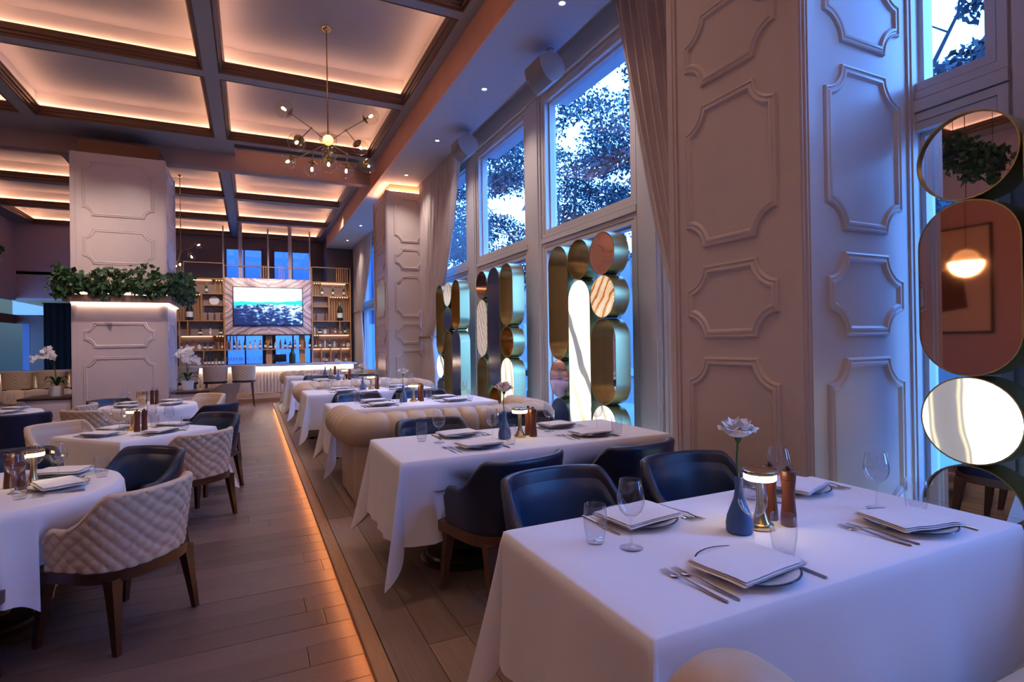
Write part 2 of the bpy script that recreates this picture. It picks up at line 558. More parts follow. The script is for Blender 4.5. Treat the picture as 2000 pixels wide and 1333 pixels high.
# picture on the screen: pale sky, teal hills, a hillside town
m_screen, nt, b = node_mat('screen_picture')
tc = nt.nodes.new('ShaderNodeTexCoord')
sp = nt.nodes.new('ShaderNodeSeparateXYZ')
nt.links.new(tc.outputs['Object'], sp.inputs[0])
n1 = nt.nodes.new('ShaderNodeTexNoise')
n1.inputs['Scale'].default_value = 1.6
n1.inputs['Detail'].default_value = 2
nt.links.new(tc.outputs['Object'], n1.inputs['Vector'])
n2 = nt.nodes.new('ShaderNodeTexNoise')
n2.inputs['Scale'].default_value = 4.5
n2.inputs['Detail'].default_value = 7
n2.inputs['Roughness'].default_value = 0.68
mp = nt.nodes.new('ShaderNodeMapping')
mp.inputs['Scale'].default_value = (1, 1, 2.2)
nt.links.new(tc.outputs['Object'], mp.inputs[0])
nt.links.new(mp.outputs[0], n2.inputs['Vector'])
land = ramp(nt, [(0.0, (0.0, 0.02, 0.10)), (0.38, (0.0, 0.01, 0.08)), (0.455, (0.01, 0.05, 0.25)), (0.50, (0.08, 0.20, 0.42)), (0.535, (0.35, 0.55, 0.70)), (0.60, (0.9, 1.0, 1.0))], 'LINEAR')
shade = mnode(nt, 'ADD', n2.outputs['Fac'], mnode(nt, 'MULTIPLY', sp.outputs['Z'], 0.20))
shade = mnode(nt, 'ADD', shade, mnode(nt, 'MULTIPLY', sp.outputs['X'], 0.06))
nt.links.new(shade, land.inputs[0])
zz = mnode(nt, 'ADD', sp.outputs['Z'], mnode(nt, 'MULTIPLY', n1.outputs['Fac'], -0.22))
sky = ramp(nt, [(0.0, (0.0, 0.42, 0.40)), (0.50, (0.0, 0.60, 0.52)), (0.56, (0.75, 1.0, 0.95)), (0.7, (1.0, 1.0, 1.0)), (1.0, (0.75, 0.92, 1.0))])
nt.links.new(mnode(nt, 'ADD', zz, 0.46), sky.inputs[0])
mixn = nt.nodes.new('ShaderNodeMix')
mixn.data_type = 'RGBA'
st = nt.nodes.new('ShaderNodeMath')
st.operation = 'GREATER_THAN'
nt.links.new(mnode(nt, 'ADD', zz, mnode(nt, 'MULTIPLY', mnode(nt, 'ABSOLUTE', sp.outputs['X']), 0.07)), st.inputs[0])
st.inputs[1].default_value = -0.01
nt.links.new(st.outputs[0], mixn.inputs['Factor'])
nt.links.new(land.outputs[0], mixn.inputs['A'])
nt.links.new(sky.outputs[0], mixn.inputs['B'])
nt.links.new(mixn.outputs['Result'], b.inputs['Emission Color'])
b.inputs['Emission Strength'].default_value = 1.5
b.inputs['Base Color'].default_value = (0, 0, 0, 1)
# ================================================================== STRUCTURE
FL = -0.12            # lower floor level; the platform along the windows is 0
YE = 14.76            # platform end
# ---- floors
fl = MB().box(-7.0, 0.50, -3, 23, FL - 0.10, FL - 0.014)
fl.box(0.50, 4.2, YE, 23, FL - 0.10, FL - 0.014)
floor = struct('floor', fl, m_gap, smooth=False)
unit = MB().box(-0.5, 0.5, -0.5, 0.5, -0.5, 0.5)
def plank_mesh(name, m):
    bm = bmesh.new()
    # a board with eased top edges, unit footprint, scaled per board
    h = 0.5
    c = 0.004
    b = MB()
    b.add([(-.5, -.5, -.5), (.5, -.5, -.5), (.5, .5, -.5), (-.5, .5, -.5),
           (-.5, -.5, .4), (.5, -.5, .4), (.5, .5, .4), (-.5, .5, .4),
           (-.5 + c, -.5 + c * 3, .5), (.5 - c, -.5 + c * 3, .5), (.5 - c, .5 - c * 3, .5), (-.5 + c, .5 - c * 3, .5)],
          [(3, 2, 1, 0), (0, 1, 5, 4), (1, 2, 6, 5), (2, 3, 7, 6), (3, 0, 4, 7), (4, 5, 9, 8), (5, 6, 10, 9), (6, 7, 11, 10), (7, 4, 8, 11), (8, 9, 10, 11)])
    bm.free()
    return b.mesh(name, m, smooth=False)
pm = plank_mesh('plank', m_board)
rng = random.Random(3)
rest = MB()
PW = 0.192
y = 2.1
row = 0
yy = -3.0
rows = []
while yy < 23:
    rows.append(yy)
    yy += PW
nplank = 0
for yy in rows:
    x = -7.0 - rng.random() * 1.2
    while x < 0.485:
        L = rng.choice([1.15, 1.5, 1.85, 2.1])
        a, b_ = max(x, -7.0), min(x + L, 0.488)
        x += L
        if b_ - a < 0.05: continue
        inview = 2.2 < yy < 11.8 and b_ > -0.36 * yy - 0.3 and nplank < 290
        if inview:
            nplank += 1
            o = mk('plank', pm, floor)
            o.location = ((a + b_) / 2, yy + PW / 2, FL - 0.007 + rng.uniform(-.0006, .0006))
            o.scale = (b_ - a - 0.003, PW - 0.003, 0.014)
        else:
            rest.box(a + .0015, b_ - .0015, yy + .0015, yy + PW - .0015, FL - 0.014, FL)
for yy in rows:
    if yy > YE:
        x = 0.49
        while x < 4.1:
            rest.box(x, min(x + 1.5, 4.1) - .003, yy, yy + PW - .003, FL - 0.014, FL)
            x += 1.5
o = struct('far_boards', rest, m_board, floor, smooth=False)
o['kind'] = 'stuff'
# ---- platform with its own boards, oak nosing and amber light strip under the nosing
pf = MB().box(0.50, 4.2, -3, YE, FL - 0.1, -0.014)
plat = struct('floor_platform', pf, m_gap, smooth=False)
pm2 = plank_mesh('plank', m_board2)
x = 0.535
while x < 3.84:
    yy = -3.0 - rng.random() * 1.4
    while yy < YE:
        L = rng.choice([1.4, 1.9, 2.4])
        a, b_ = max(yy, -3.0), min(yy + L, YE)
        yy += L
        if b_ - a < 0.05: continue
        w_ = min(PW, 3.845 - x)
        if w_ < 0.03: continue
        o = mk('plank', pm2, plat)
        o.location = (x + w_ / 2, (a + b_) / 2, -0.007)
        o.scale = (w_ - 0.003, b_ - a - 0.003, 0.014)
    x += PW
ns = MB().box(0.455, 0.533, -3, YE + 0.02, -0.038, 0.001, 0.006)
struct('nosing', ns, m_nose, plat)
ns = MB().box(0.472, 0.488, -3, YE, -0.050, -0.040)
struct('light_strip', ns, m_ledo, plat, smooth=False)

# ---- moulded panel frames shared by every pillar face
def panel_path(W, H, r, d, n=7):
    pts = []
    R = r + d
    q = math.asin(min(1, d / R))
    for (sx, sy, rev) in ((1, 1, 0), (-1, 1, 1), (-1, -1, 0), (1, -1, 1)):
        arc = []
        for k in range(n):
            t = q + (PI / 2 - 2 * q) * k / (n - 1)
            # from the vertical side to the horizontal side
            arc.append((sx * (W / 2 - R * math.sin(t)), sy * (H / 2 - R * math.cos(t))))
        if rev: arc.reverse()
        pts += arc
    return pts
def panel_molding(parent, o0, u, n_, u0, u1, z0, z1, r=0.15, mt=None):
    """frame with scooped corners on the face through o0, spanned by u (horizontal) and z, standing out along n_"""
    prof = [(0.0, 0.0), (0.004, 0.016), (0.014, 0.020), (0.020, 0.012), (0.028, 0.012), (0.034, 0.018), (0.046, 0.020), (0.056, 0.010), (0.060, 0.004)]
    b = MB()
    W, H = u1 - u0, z1 - z0
    uc, zc = (u0 + u1) / 2, (z0 + z1) / 2
    rings = []
    for d, h in prof:
        rings.append([Vector(o0) + Vector(u) * (uc + p[0]) + Vector((0, 0, zc + p[1])) + Vector(n_) * h for p in panel_path(W, H, r, d)])
    n = len(rings[0])
    vs = [p for rg in rings for p in rg]
    fs = []
    for k in range(len(rings) - 1):
        for i in range(n):
            j = (i + 1) % n
            fs.append((k * n + i, k * n + j, (k + 1) * n + j, (k + 1) * n + i))
    fs.append(tuple((len(rings) - 1) * n + i for i in range(n)))
    b.add(vs, fs)
    return b.obj('panel_molding', mt or m_white, parent, sharp=25)
PANELS = [(3.75, 4.80), (3.13, 3.62), (2.03, 3.00), (1.41, 1.905), (0.28, 1.285)]
def pillar(x0, x1, y0, y1, z0, z1, faces, capm=None, panels=PANELS, zc=None, name='pillar', lab=None):
    root = struct(name, MB().box(x0, x1, y0, y1, z0, z1), m_white, smooth=False)
    for f in faces:
        if f == '-y': o0, u, n_, L = (x0, y0, 0), (1, 0, 0), (0, -1, 0), x1 - x0
        if f == '-x': o0, u, n_, L = (x0, y0, 0), (0, 1, 0), (-1, 0, 0), y1 - y0
        if f == '+x': o0, u, n_, L = (x1, y0, 0), (0, 1, 0), (1, 0, 0), y1 - y0
        for (a, b_) in panels:
            if b_ < z1:
                panel_molding(root, o0, u, n_, 0.17, L - 0.17, a, b_)
        s = MB()
        for c in (0.0, L - 0.085):
            for (e0, e1, h) in ((0, 0.085, 0.014), (0.012, 0.06, 0.022)):
                p0 = Vector(o0) + Vector(u) * (c + (e0 if c == 0 else 0.085 - e1)) + Vector((0, 0, z0))
                p1 = Vector(o0) + Vector(u) * (c + (e1 if c == 0 else 0.085 - e0)) + Vector((0, 0, z1)) + Vector(n_) * h
                s.box(min(p0.x, p1.x), max(p0.x, p1.x), min(p0.y, p1.y), max(p0.y, p1.y), z0, z1)
        s.obj('corner_trim', m_white, root, smooth=False)
        s = MB()
        p0 = Vector(o0) + Vector((0, 0, z0))
        p1 = Vector(o0) + Vector(u) * L + Vector(n_) * 0.02
        p0 = p0 - Vector(u) * 0.02
        s.box(min(p0.x, p1.x), max(p0.x, p1.x), min(p0.y, p1.y), max(p0.y, p1.y), z0, z0 + 0.16)
        s.obj('base_trim', m_white, root, smooth=False)
    if capm:
        s = MB().box(x0 + 0.10, x1 - (0.10 if x1 < 3 else 0), y0 + 0.10, y1 - 0.10, z1, zc)
        s.obj('recess', capm, root, smooth=False)
    return root
pn = pillar(2.80, 3.86, 2.04, 3.12, 0, 4.92, ['-y', '-x'], m_orange, zc=5.1)
pfar = pillar(2.80, 3.86, 12.40, 13.78, 0, 4.92, ['-y', '-x'], m_orange, zc=5.1)
PIL = [(3.88, 4.86), (3.16, 3.64), (2.40, 3.0), (1.41, 2.03 - 0.13), (0.20, 1.27)]
pl = pillar(-2.95, -1.48, 12.40, 13.85, FL, 5.03, ['-y', '+x'], m_mold, panels=[(3.86, 4.88), (2.97, 3.63), (1.42, 1.90), (0.2, 1.26)], zc=5.3)
# LED on top of the far window pillar, hidden behind its rim
s = MB().box(2.83, 2.86, 12.43, 13.75, 4.921, 4.935).box(2.83, 3.84, 12.43, 12.46, 4.921, 4.935)
s.obj('light_strip', m_led, pfar, smooth=False)

# ---- window wall
GX = 3.97
ZS, ZT0, ZT1, ZH = 0.32, 2.74, 2.98, 4.88
OPEN = [(-0.9, 1.05), (1.62, 2.06), (3.10, 4.32), (4.88, 6.87), (7.48, 9.40), (10.02, 12.42), (13.75, 15.6), (16.2, 18.2), (18.8, 20.9)]
wl = MB()
def wbox(y0, y1, z0, z1): wl.box(3.85, 4.24 if z0 > 4.5 else 4.02, y0, y1, z0, z1)
prev = -3.0
for (a, b_) in OPEN:
    wbox(prev, a, FL, 5.4)
    wbox(a, b_, FL, ZS)
    wbox(a, b_, ZT0, ZT1)
    wbox(a, b_, ZH, 5.4)
    prev = b_
wbox(prev, 23.2, FL, 5.4)
wallr = struct('wall_right', wl, m_frame, smooth=False)
def ring(b, y0, y1, z0, z1, w_, xa, xb):
    b.box(xa, xb, y0, y0 + w_, z0, z1).box(xa, xb, y1 - w_, y1, z0, z1)
    b.box(xa, xb, y0 + w_, y1 - w_, z0, z0 + w_).box(xa, xb, y0 + w_, y1 - w_, z1 - w_, z1)
for k, (a, b_) in enumerate(OPEN):
    wi = struct('window_%d' % (k + 1), None, None)
    for (z0, z1) in ((ZS, ZT0), (ZT1, ZH)):
        b = MB()
        ring(b, a - 0.075, b_ + 0.075, z0 - 0.075, z1 + 0.075, 0.05, 3.828, 3.852)
        ring(b, a - 0.02, b_ + 0.02, z0 - 0.02, z1 + 0.02, 0.05, 3.835, 3.95)
        ring(b, a + 0.025, b_ - 0.025, z0 + 0.025, z1 - 0.025, 0.035, 3.90, 4.0)
        b.obj('window_frame', m_frame, wi, smooth=False)
        g = MB().box(GX - 0.004, GX + 0.004, a + 0.04, b_ - 0.04, z0 + 0.04, z1 - 0.04)
        g.obj('glass_pane', m_glass, wi, smooth=False)
    b = MB().box(3.76, 3.86, a - 0.05, b_ + 0.05, ZS - 0.04, ZS, 0.008)
    b.obj('window_sill', m_frame, wi)

for (a, b_) in ((-0.9, 2.0), (3.2, 12.3), (13.85, 21.3)):
    MB().box(3.70, 3.73, a, b_, 0.0, 0.014).obj('uplight_strip', m_ledc, wallr, smooth=False)
# broad pilaster strips over the mullions
s = MB()
for i in range(len(OPEN) - 1):
    a, b_ = OPEN[i][1], OPEN[i + 1][0]
    if b_ - a > 0.3 and b_ - a < 0.8:
        s.box(3.815, 3.86, a + 0.10, b_ - 0.10, FL, 4.98).box(3.80, 3.86, a + 0.15, b_ - 0.15, FL, 4.98)
for (a, b_) in OPEN:
    s.box(3.812, 3.86, a - 0.08, b_ + 0.08, ZT0 + 0.085, ZT1 - 0.085)
s.box(3.79, 3.86, -2.9, 2.04, 4.99, 5.07).box(3.79, 3.86, 3.12, 12.4, 4.99, 5.07).box(3.79, 3.86, 13.78, 21.6, 4.99, 5.07)
struct('trim_1', s, m_frame, smooth=False)

# ---- soffit above the window side with copper edge
s = MB().box(2.63, 3.55, -3, 21.65, 5.10, 5.56)
sof = struct('ceiling_soffit', s, m_soff, smooth=False)
MB().box(3.55, 4.24, -3, 21.65, 5.34, 5.56).obj('curtain_pocket', m_soff, sof, smooth=False)
MB().box(2.605, 2.632, -3, 21.67, 5.095, 5.56).obj('copper_edge', m_orange, sof, smooth=False)
for (x, y) in SOFFIT_SPOTS:
    d = MB().lathe([(0.055, 0.0), (0.055, -0.006), (0.036, -0.008), (0.030, 0.0)], 20, (x, y, 5.10), cap=False)
    f = d.obj('downlight_ring', m_frame, sof)
    MB().lathe([(0.0, 0), (0.030, 0)], 16, (x, y, 5.096), cap=False).obj('downlight_lens', m_down, f)

# ---- coffered ceiling
ceil = struct('ceiling', MB().box(-7.0, 4.24, -3.1, 23.3, 5.98, 6.1), m_ceil, smooth=False)
CX = [(-6.45, -3.60), (-3.40, -0.60), (-0.40, 2.45)]
CY = [(-2.30, 0.47), (0.65, 3.43), (3.60, 6.41), (6.57, 9.35), (9.55, 12.29), (14.25, 17.05), (17.25, 20.10), (20.30, 22.90)]
ZB, ZC = 5.56, 5.98
bm_ = MB()
xs = [-7.0] + [v for c in CX for v in c] + [2.63]
for i in range(0, len(xs), 2):
    for (ya, yb) in ((-3, 12.29), (14.25, 22.9)):
        b = MB().box(xs[i], xs[i + 1], ya, yb, ZB, ZC)
        b.obj('beam', m_beam, ceil, smooth=False)
ys = [-3.0] + [v for c in CY[:5] for v in c]
for i in range(0, len(ys) - 1, 2):
    for (xa, xb) in CX:
        MB().box(xa, xb, ys[i], ys[i + 1], ZB, ZC).obj('beam', m_beam, ceil, smooth=False)
for (ya, yb) in ((17.05, 17.25), (20.10, 20.30)):
    for (xa, xb) in CX:
        MB().box(xa, xb, ya, yb, ZB, ZC).obj('beam', m_beam, ceil, smooth=False)
MB().box(-7, 2.63, 22.9, 23.3, ZB, ZC).obj('beam', m_beam, ceil, smooth=False)
mb = MB().box(-7, 2.63, 12.29, 12.48, ZB, ZC).box(-7, -0.27, 12.48, 13.2, ZB, ZC).box(2.25, 2.63, 12.48, 13.2, ZB, ZC).box(-0.27, 2.25, 12.72, 12.80, ZB, ZC)
mb.obj('cross_beam', m_beam, ceil, smooth=False)
MB().box(-0.27, 2.25, 12.48, 12.72, ZB + 0.01, ZB + 0.03).obj('air_slot', m_black, ceil, smooth=False)
MB().box(-0.27, 2.25, 12.80, 13.2, ZB + 0.16, ZB + 0.2).obj('slot_roof', m_orange, ceil, smooth=False)
MB().box(-0.25, 2.2, 12.805, 12.825, ZB + 0.06, ZB + 0.08).obj('light_strip', m_ledn, ceil, smooth=False)
m_beam2 = mat('rose_beam_paint', (0.36, 0.24, 0.22), 0.6)
MB().box(-7, 2.60, 13.2, 13.45, 5.22, ZC).obj('dropped_beam', m_beam2, ceil, smooth=False)
MB().box(-7, 2.63, 13.45, 14.25, ZB, ZC).obj('beam', m_beam, ceil, smooth=False)
MPROF = [(0.0, 5.558), (0.022, 5.556), (0.028, 5.585), (0.045, 5.592), (0.048, 5.625), (0.068, 5.640), (0.076, 5.672), (0.088, 5.690), (0.088, 5.716), (0.070, 5.720), (0.066, 5.70), (0.0, 5.70)]
def coffer(x0, x1, y0, y1):
    vs = []
    for d, z in MPROF:
        vs += [(x0 + d, y0 + d, z), (x1 - d, y0 + d, z), (x1 - d, y1 - d, z), (x0 + d, y1 - d, z)]
    fs = []
    for k in range(len(MPROF) - 1):
        for i in range(4):
            j = (i + 1) % 4
            fs.append((k * 4 + i, k * 4 + j, (k + 1) * 4 + j, (k + 1) * 4 + i))
    MB().add(vs, fs).obj('coffer_molding', m_mold, ceil, smooth=False)
    s = MB()
    a, b_, z0, z1 = 0.022, 0.040, 5.705, 5.716
    s.box(x0 + a, x1 - a, y0 + a, y0 + b_, z0, z1).box(x0 + a, x1 - a, y1 - b_, y1 - a, z0, z1)
    s.box(x0 + a, x0 + b_, y0 + b_, y1 - b_, z0, z1).box(x1 - b_, x1 - a, y0 + b_, y1 - b_, z0, z1)
    s.obj('light_strip', m_led, ceil, smooth=False)
    s = MB()
    s.box(x0, x1, y0, y0 + .006, 5.70, ZC).box(x0, x1, y1 - .006, y1, 5.70, ZC).box(x0, x0 + .006, y0 + .006, y1 - .006, 5.70, ZC).box(x1 - .006, x1, y0 + .006, y1 - .006, 5.70, ZC)
    s.obj('coffer_glow_liner', m_liner, ceil, smooth=False)  # thin pale ring added to make the coffer sides look brighter
for (ya, yb) in CY:
    for (xa, xb) in CX:
        coffer(xa, xb, ya, yb)

# ---- walls
struct('wall_back', MB().box(-7.1, 4.24, -3.2, -3.0, FL, 6.0), m_pwall, smooth=False)
struct('wall_left', MB().box(-7.1, -6.9, -3.0, 17.0, FL, 6.0).box(-7.1, -6.9, 17.0, 23.2, 3.05, 6.0), m_pwall, smooth=False)
struct('wall_corner', MB().box(2.61, 3.86, 21.7, 23.2, FL, 5.6), m_dwall, smooth=False)
# bar wall with a window band behind the television panel
w_ = MB()
w_.box(-3.05, -0.86, 23.0, 23.2, FL, 6.0).box(2.16, 2.62, 23.0, 23.2, FL, 6.0).box(-0.86, 2.16, 23.0, 23.2, 5.15, 6.0).box(-0.86, 2.16, 23.0, 23.2, FL, 0.7).box(0.44, 0.78, 23.0, 23.2, 0.7, 5.15)
struct('wall_bar', w_, m_dwall, smooth=False)
w_ = MB().box(-7.0, -3.05, 23.0, 23.2, 3.10, 6.0)
struct('wall_rose', w_, m_pwall, smooth=False)
for k, (a, b_) in enumerate(((-0.86, 0.44), (0.78, 2.16))):
    wi = struct('window_%d' % (11 + k), None, None)
    b = MB()
    for (z0, z1) in ((0.7, 5.15),):
        b.box(a, a + 0.06, 22.96, 23.1, z0, z1).box(b_ - 0.06, b_, 22.96, 23.1, z0, z1).box(a, b_, 22.96, 23.1, z1 - 0.06, z1).box(a, b_, 22.96, 23.1, z0, z0 + 0.06)
        b.box((a + b_) / 2 - 0.025, (a + b_) / 2 + 0.025, 22.98, 23.1, z0, z1)
    b.obj('window_frame', m_dwall, wi, smooth=False)
    MB().box(a + 0.05, b_ - 0.05, 23.05, 23.06, 0.76, 5.09).obj('glass_pane', m_glass, wi, smooth=False)
# storefront at the far left: bronze header, glass, timber panel, black curtain
m_bronze = mat('bronze_header', (0.14, 0.055, 0.04), 0.4)
m_pale = mat('pale_green_wall', (0.22, 0.25, 0.22), 0.7)
m_blueg = mat('blue_column_paint', (0.20, 0.30, 0.55), 0.6)
sf = struct('door_1', None, None)
MB().box(-6.9, -6.15, 22.9, 23.05, 2.28, 2.56).box(-6.98, -6.88, 17.0, 23.0, 2.28, 2.56).obj('header', m_bronze, sf, smooth=False)
MB().box(-7.0, -3.05, 22.92, 23.05, 3.03, 3.12).obj('top_rail', m_frame, sf, smooth=False)
MB().box(-7.0, -6.15, 23.0, 23.02, 2.56, 3.03).obj('glass_pane', m_glass, sf, smooth=False)
MB().box(-6.74, -6.56, 22.95, 23.15, FL, 2.28).obj('jamb', m_blueg, sf, smooth=False)
MB().box(-6.55, -6.16, 22.95, 23.0, 0.75, 2.28).obj('timber_panel', m_bronze, sf, smooth=False)
MB().box(-6.55, -6.16, 22.95, 23.0, FL, 0.75).obj('dark_panel', m_black, sf, smooth=False)
def bc(u, v):
    return (-6.16 + 1.75 * u, 22.82 + 0.035 * math.sin(u * 60), FL + 0.01 + 3.05 * v)
cu = thing('curtain', 'floor-length black curtain beside the white pillar at the far wall', 'curtain', (0, 0, 0))
MB().grid(bc, 160, 4).obj('cloth', m_blackm, cu, sharp=180)
MB().tube([(-6.2, 22.82, FL + 3.07), (-4.38, 22.82, FL + 3.07)], 0.015, 8).obj('rail', m_black, cu)
struct('wall_lobby', MB().box(-12, -2.9, 25.5, 25.7, FL, 4.0).box(-3.0, -2.9, 23.2, 25.7, FL, 4.0).box(-10.2, -10.0, 15, 25.7, FL, 4.0), m_pale, smooth=False)
struct('floor_lobby', MB().box(-12, -2.9, 23.0, 26, FL - 0.1, FL).box(-12, -7.0, 14, 26, FL - 0.1, FL), m_board, smooth=False)
struct('ceiling_lobby', MB().box(-12, -2.9, 23.0, 26, 3.9, 4.0).box(-12, -7.0, 14, 26, 3.9, 4.0), m_ceil, smooth=False)
area('lobby_light', (-7.5, 24.2, 3.85), (0, 0, 0), 3, 1.5, 30, (0.80, 1.0, 0.86))

# ---- outside
struct('ground', MB().box(4.24, 60, -30, 90, -0.30, -0.20), m_asphalt, smooth=False)
sw = struct('sidewalk', MB().box(4.24, 8.0, -30, 80, -0.20, -0.06).box(14.5, 60, -30, 80, -0.20, -0.06), m_walk, smooth=False)
struct('ground_behind', MB().box(-20, 30, 23.4, 60, -0.3, -0.2), m_walk, smooth=False)
m_winb = mat('blue_window_bay', (0.02, 0.05, 0.10), 0.15)
def far_building(x0, x1, y0, y1, h, lab, horiz=True):
    t = thing('far_building', lab, 'building', ((x0 + x1) / 2, (y0 + y1) / 2, -0.2), 0, 'buildings across the street')
    hx, hy = (x1 - x0) / 2, (y1 - y0) / 2
    MB().box(-hx, hx, -hy, hy, 0, h).obj('facade', m_facade, t, smooth=False)
    wm = MB().box(-0.06, 0.06, -0.55, 0.55, -0.9, 0.9).mesh('window', m_winb, smooth=False)
    z = 2.2
    while z < h - 1:
        yy = -hy + 1.2
        while yy < hy - 0.8:
            w = mk('window', wm, t)
            w.location = (-hx - 0.02, yy, z)
            yy += 2.2
        z += 3.2
far_building(17.5, 27, -8, 14, 7.5, 'dark building across the street behind the nearest window')
far_building(19, 28, 16, 44, 6.5, 'long dark building across the street behind the curtained windows')
# blue rear courtyard building seen through the windows over the bar
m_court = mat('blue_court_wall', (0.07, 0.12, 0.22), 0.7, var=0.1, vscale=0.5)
m_court2 = mat('court_wall_painted_bright', (0.40, 0.62, 0.80), 0.7)  # painted paler so the lower bar windows look bright
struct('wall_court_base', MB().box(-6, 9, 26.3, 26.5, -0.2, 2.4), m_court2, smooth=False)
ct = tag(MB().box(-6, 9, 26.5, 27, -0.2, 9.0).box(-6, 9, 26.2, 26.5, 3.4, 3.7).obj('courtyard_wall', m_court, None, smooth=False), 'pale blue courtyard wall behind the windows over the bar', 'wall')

def leaf_cloud(n, blobs, size, seed, aspect=0.5):
    r = np.random.default_rng(seed)
    w = np.array([b[3] * b[4] * b[5] for b in blobs])
    idx = r.choice(len(blobs), n, p=w / w.sum())
    B = np.array(blobs)[idx]
    d = r.normal(size=(n, 3))
    d /= np.linalg.norm(d, axis=1)[:, None]
    rad = r.random(n) ** (1 / 2.2)
    c = B[:, :3] + d * rad[:, None] * B[:, 3:6]
    a = r.normal(size=(n, 3)); a /= np.linalg.norm(a, axis=1)[:, None]
    b = np.cross(a, r.normal(size=(n, 3))); b /= np.linalg.norm(b, axis=1)[:, None]
    s = size * r.uniform(0.6, 1.3, n)[:, None]
    nn = np.cross(a, b) * s * 0.12
    P = np.stack([c - a * s * .5, c + b * s * aspect * .5 + nn, c + a * s * .5, c - b * s * aspect * .5 + nn], 1).reshape(-1, 3)
    return P
def quads_mesh(name, P, m):
    n = len(P) // 4
    me = bpy.data.meshes.new(name)
    me.vertices.add(n * 4)
    me.vertices.foreach_set('co', P.astype(np.float32).ravel())
    me.loops.add(n * 4)
    me.loops.foreach_set('vertex_index', np.arange(n * 4, dtype=np.int32))
    me.polygons.add(n)
    me.polygons.foreach_set('loop_start', np.arange(0, n * 4, 4, dtype=np.int32))
    me.materials.append(m)
    me.update(calc_edges=True)
    me.validate()
    return me
def oak(loc, blobs, n, size, seed, lab, limbs, tr=0.22):
    t = thing('oak_tree', lab, 'tree', loc, 0, 'trees along the street')
    b = MB()
    b.tube([(0, 0, 0), (0.1, 0.05, 1.6), (-0.05, 0.1, 3.2), (0.1, 0, 4.6)], [tr, tr * 0.8, tr * 0.65, tr * 0.4], 10)
    b.obj('trunk', m_bark, t)
    rr = random.Random(seed)
    b = MB()
    for (x, y, z) in limbs:
        p0 = Vector((0, 0.05, 2.2 + rr.random() * 1.6))
        p1 = Vector((x, y, z))
        mid = p0.lerp(p1, 0.5) + Vector((rr.uniform(-.3, .3), rr.uniform(-.3, .3), 0.35))
        b.tube([p0, mid, p1], [tr * 0.35, tr * 0.22, tr * 0.07], 6)
        for k in range(5):
            q = mid.lerp(p1, rr.random())
            e = q + Vector((rr.uniform(-.9, .9), rr.uniform(-.9, .9), rr.uniform(-.3, .8)))
            b.tube([q, q.lerp(e, .5) + Vector((0, 0, .08)), e], [tr * 0.07, tr * 0.05, tr * 0.02], 5)
    b.obj('branches', m_bark, t)
    me = quads_mesh('foliage', leaf_cloud(n, blobs, size, seed), m_leafa)
    f = mk('foliage', me, t)
    f['kind'] = 'stuff'
    return t
def blobs(n, spread, zc, zr, seed, size):
    rr = random.Random(seed)
    out = []
    for i in range(n):
        a = rr.random() * 2 * PI
        q = math.sqrt(rr.random())
        s = size * rr.uniform(.6, 1.3)
        out.append((spread[0] * q * math.cos(a), spread[1] * q * math.sin(a), zc + rr.uniform(-zr, zr), s, s * 1.1, s * 0.55))
    return out
LM = [(2, 2, 6), (-2, 2, 6.5), (2, -2, 6.2), (-1.5, -2.2, 5.8), (0.5, 2.8, 7.2), (0, -1, 7.5)]
oak((9.6, 16.0, -0.1), blobs(75, (3.3, 4.4), 7.6, 3.6, 1, 0.8), 27000, 0.15, 11, 'oak tree behind the tall panes above the second mirror screen', LM, 0.24)
oak((10.2, 25.5, -0.1), blobs(50, (2.6, 3.4), 8.2, 3.8, 2, 0.8), 15000, 0.18, 12, 'oak tree seen past the drawn curtain of the far panes', LM, 0.25)
oak((11.5, 37.0, -0.1), blobs(40, (3, 4.5), 7.5, 3.5, 3, 0.9), 5000, 0.26, 13, 'farthest oak tree down the street behind the last windows', LM, 0.28)
oak((7.4, 4.6, -0.1), blobs(26, (1.1, 2.2), 5.4, 1.3, 5, 0.42), 12500, 0.12, 14, 'oak branches hanging in the white sky of the nearest window', [(-.6, -1.6, 5.2), (.4, 1.5, 5.8), (-.3, -.5, 6.2), (.5, -1.0, 4.6)], 0.16)
oak((14.5, 8.0, -0.1), blobs(40, (2.2, 5.5), 3.4, 1.7, 6, 0.75), 30000, 0.13, 15, 'dense low tree across the street behind the nearest mirror screen', LM, 0.2)
oak((10.8, 9.6, -0.1), blobs(40, (2.0, 2.0), 7.4, 3.0, 8, 0.75), 9000, 0.15, 17, 'oak tree hidden behind the broad pillar and its curtain', LM, 0.2)
# street lamp
t = thing('street_lamp', 'lit lantern street lamp standing in front of the oak tree', 'street lamp', (6.2, 11.9, -0.1))
MB().lathe([(0.14, 0), (0.14, 0.3), (0.07, 0.4), (0.055, 4.15), (0.09, 4.2), (0.12, 4.25)], 12).obj('post', m_black, t)
MB().lathe([(0.09, 4.25), (0.19, 4.72)], 8, cap=False).obj('lantern_glass', mat('lantern_glow', (1, 1, 1), 0.5, emit=(0.75, 0.9, 1.0), estr=5), t)
MB().lathe([(0.21, 4.72), (0.19, 4.78), (0.06, 4.98), (0.02, 5.08), (0, 5.12)], 8).obj('lantern_cap', m_black, t)
# ================================================================== FURNITURE
def rot(p, a):
    return (p[0] * math.cos(a) - p[1] * math.sin(a), p[0] * math.sin(a) + p[1] * math.cos(a))
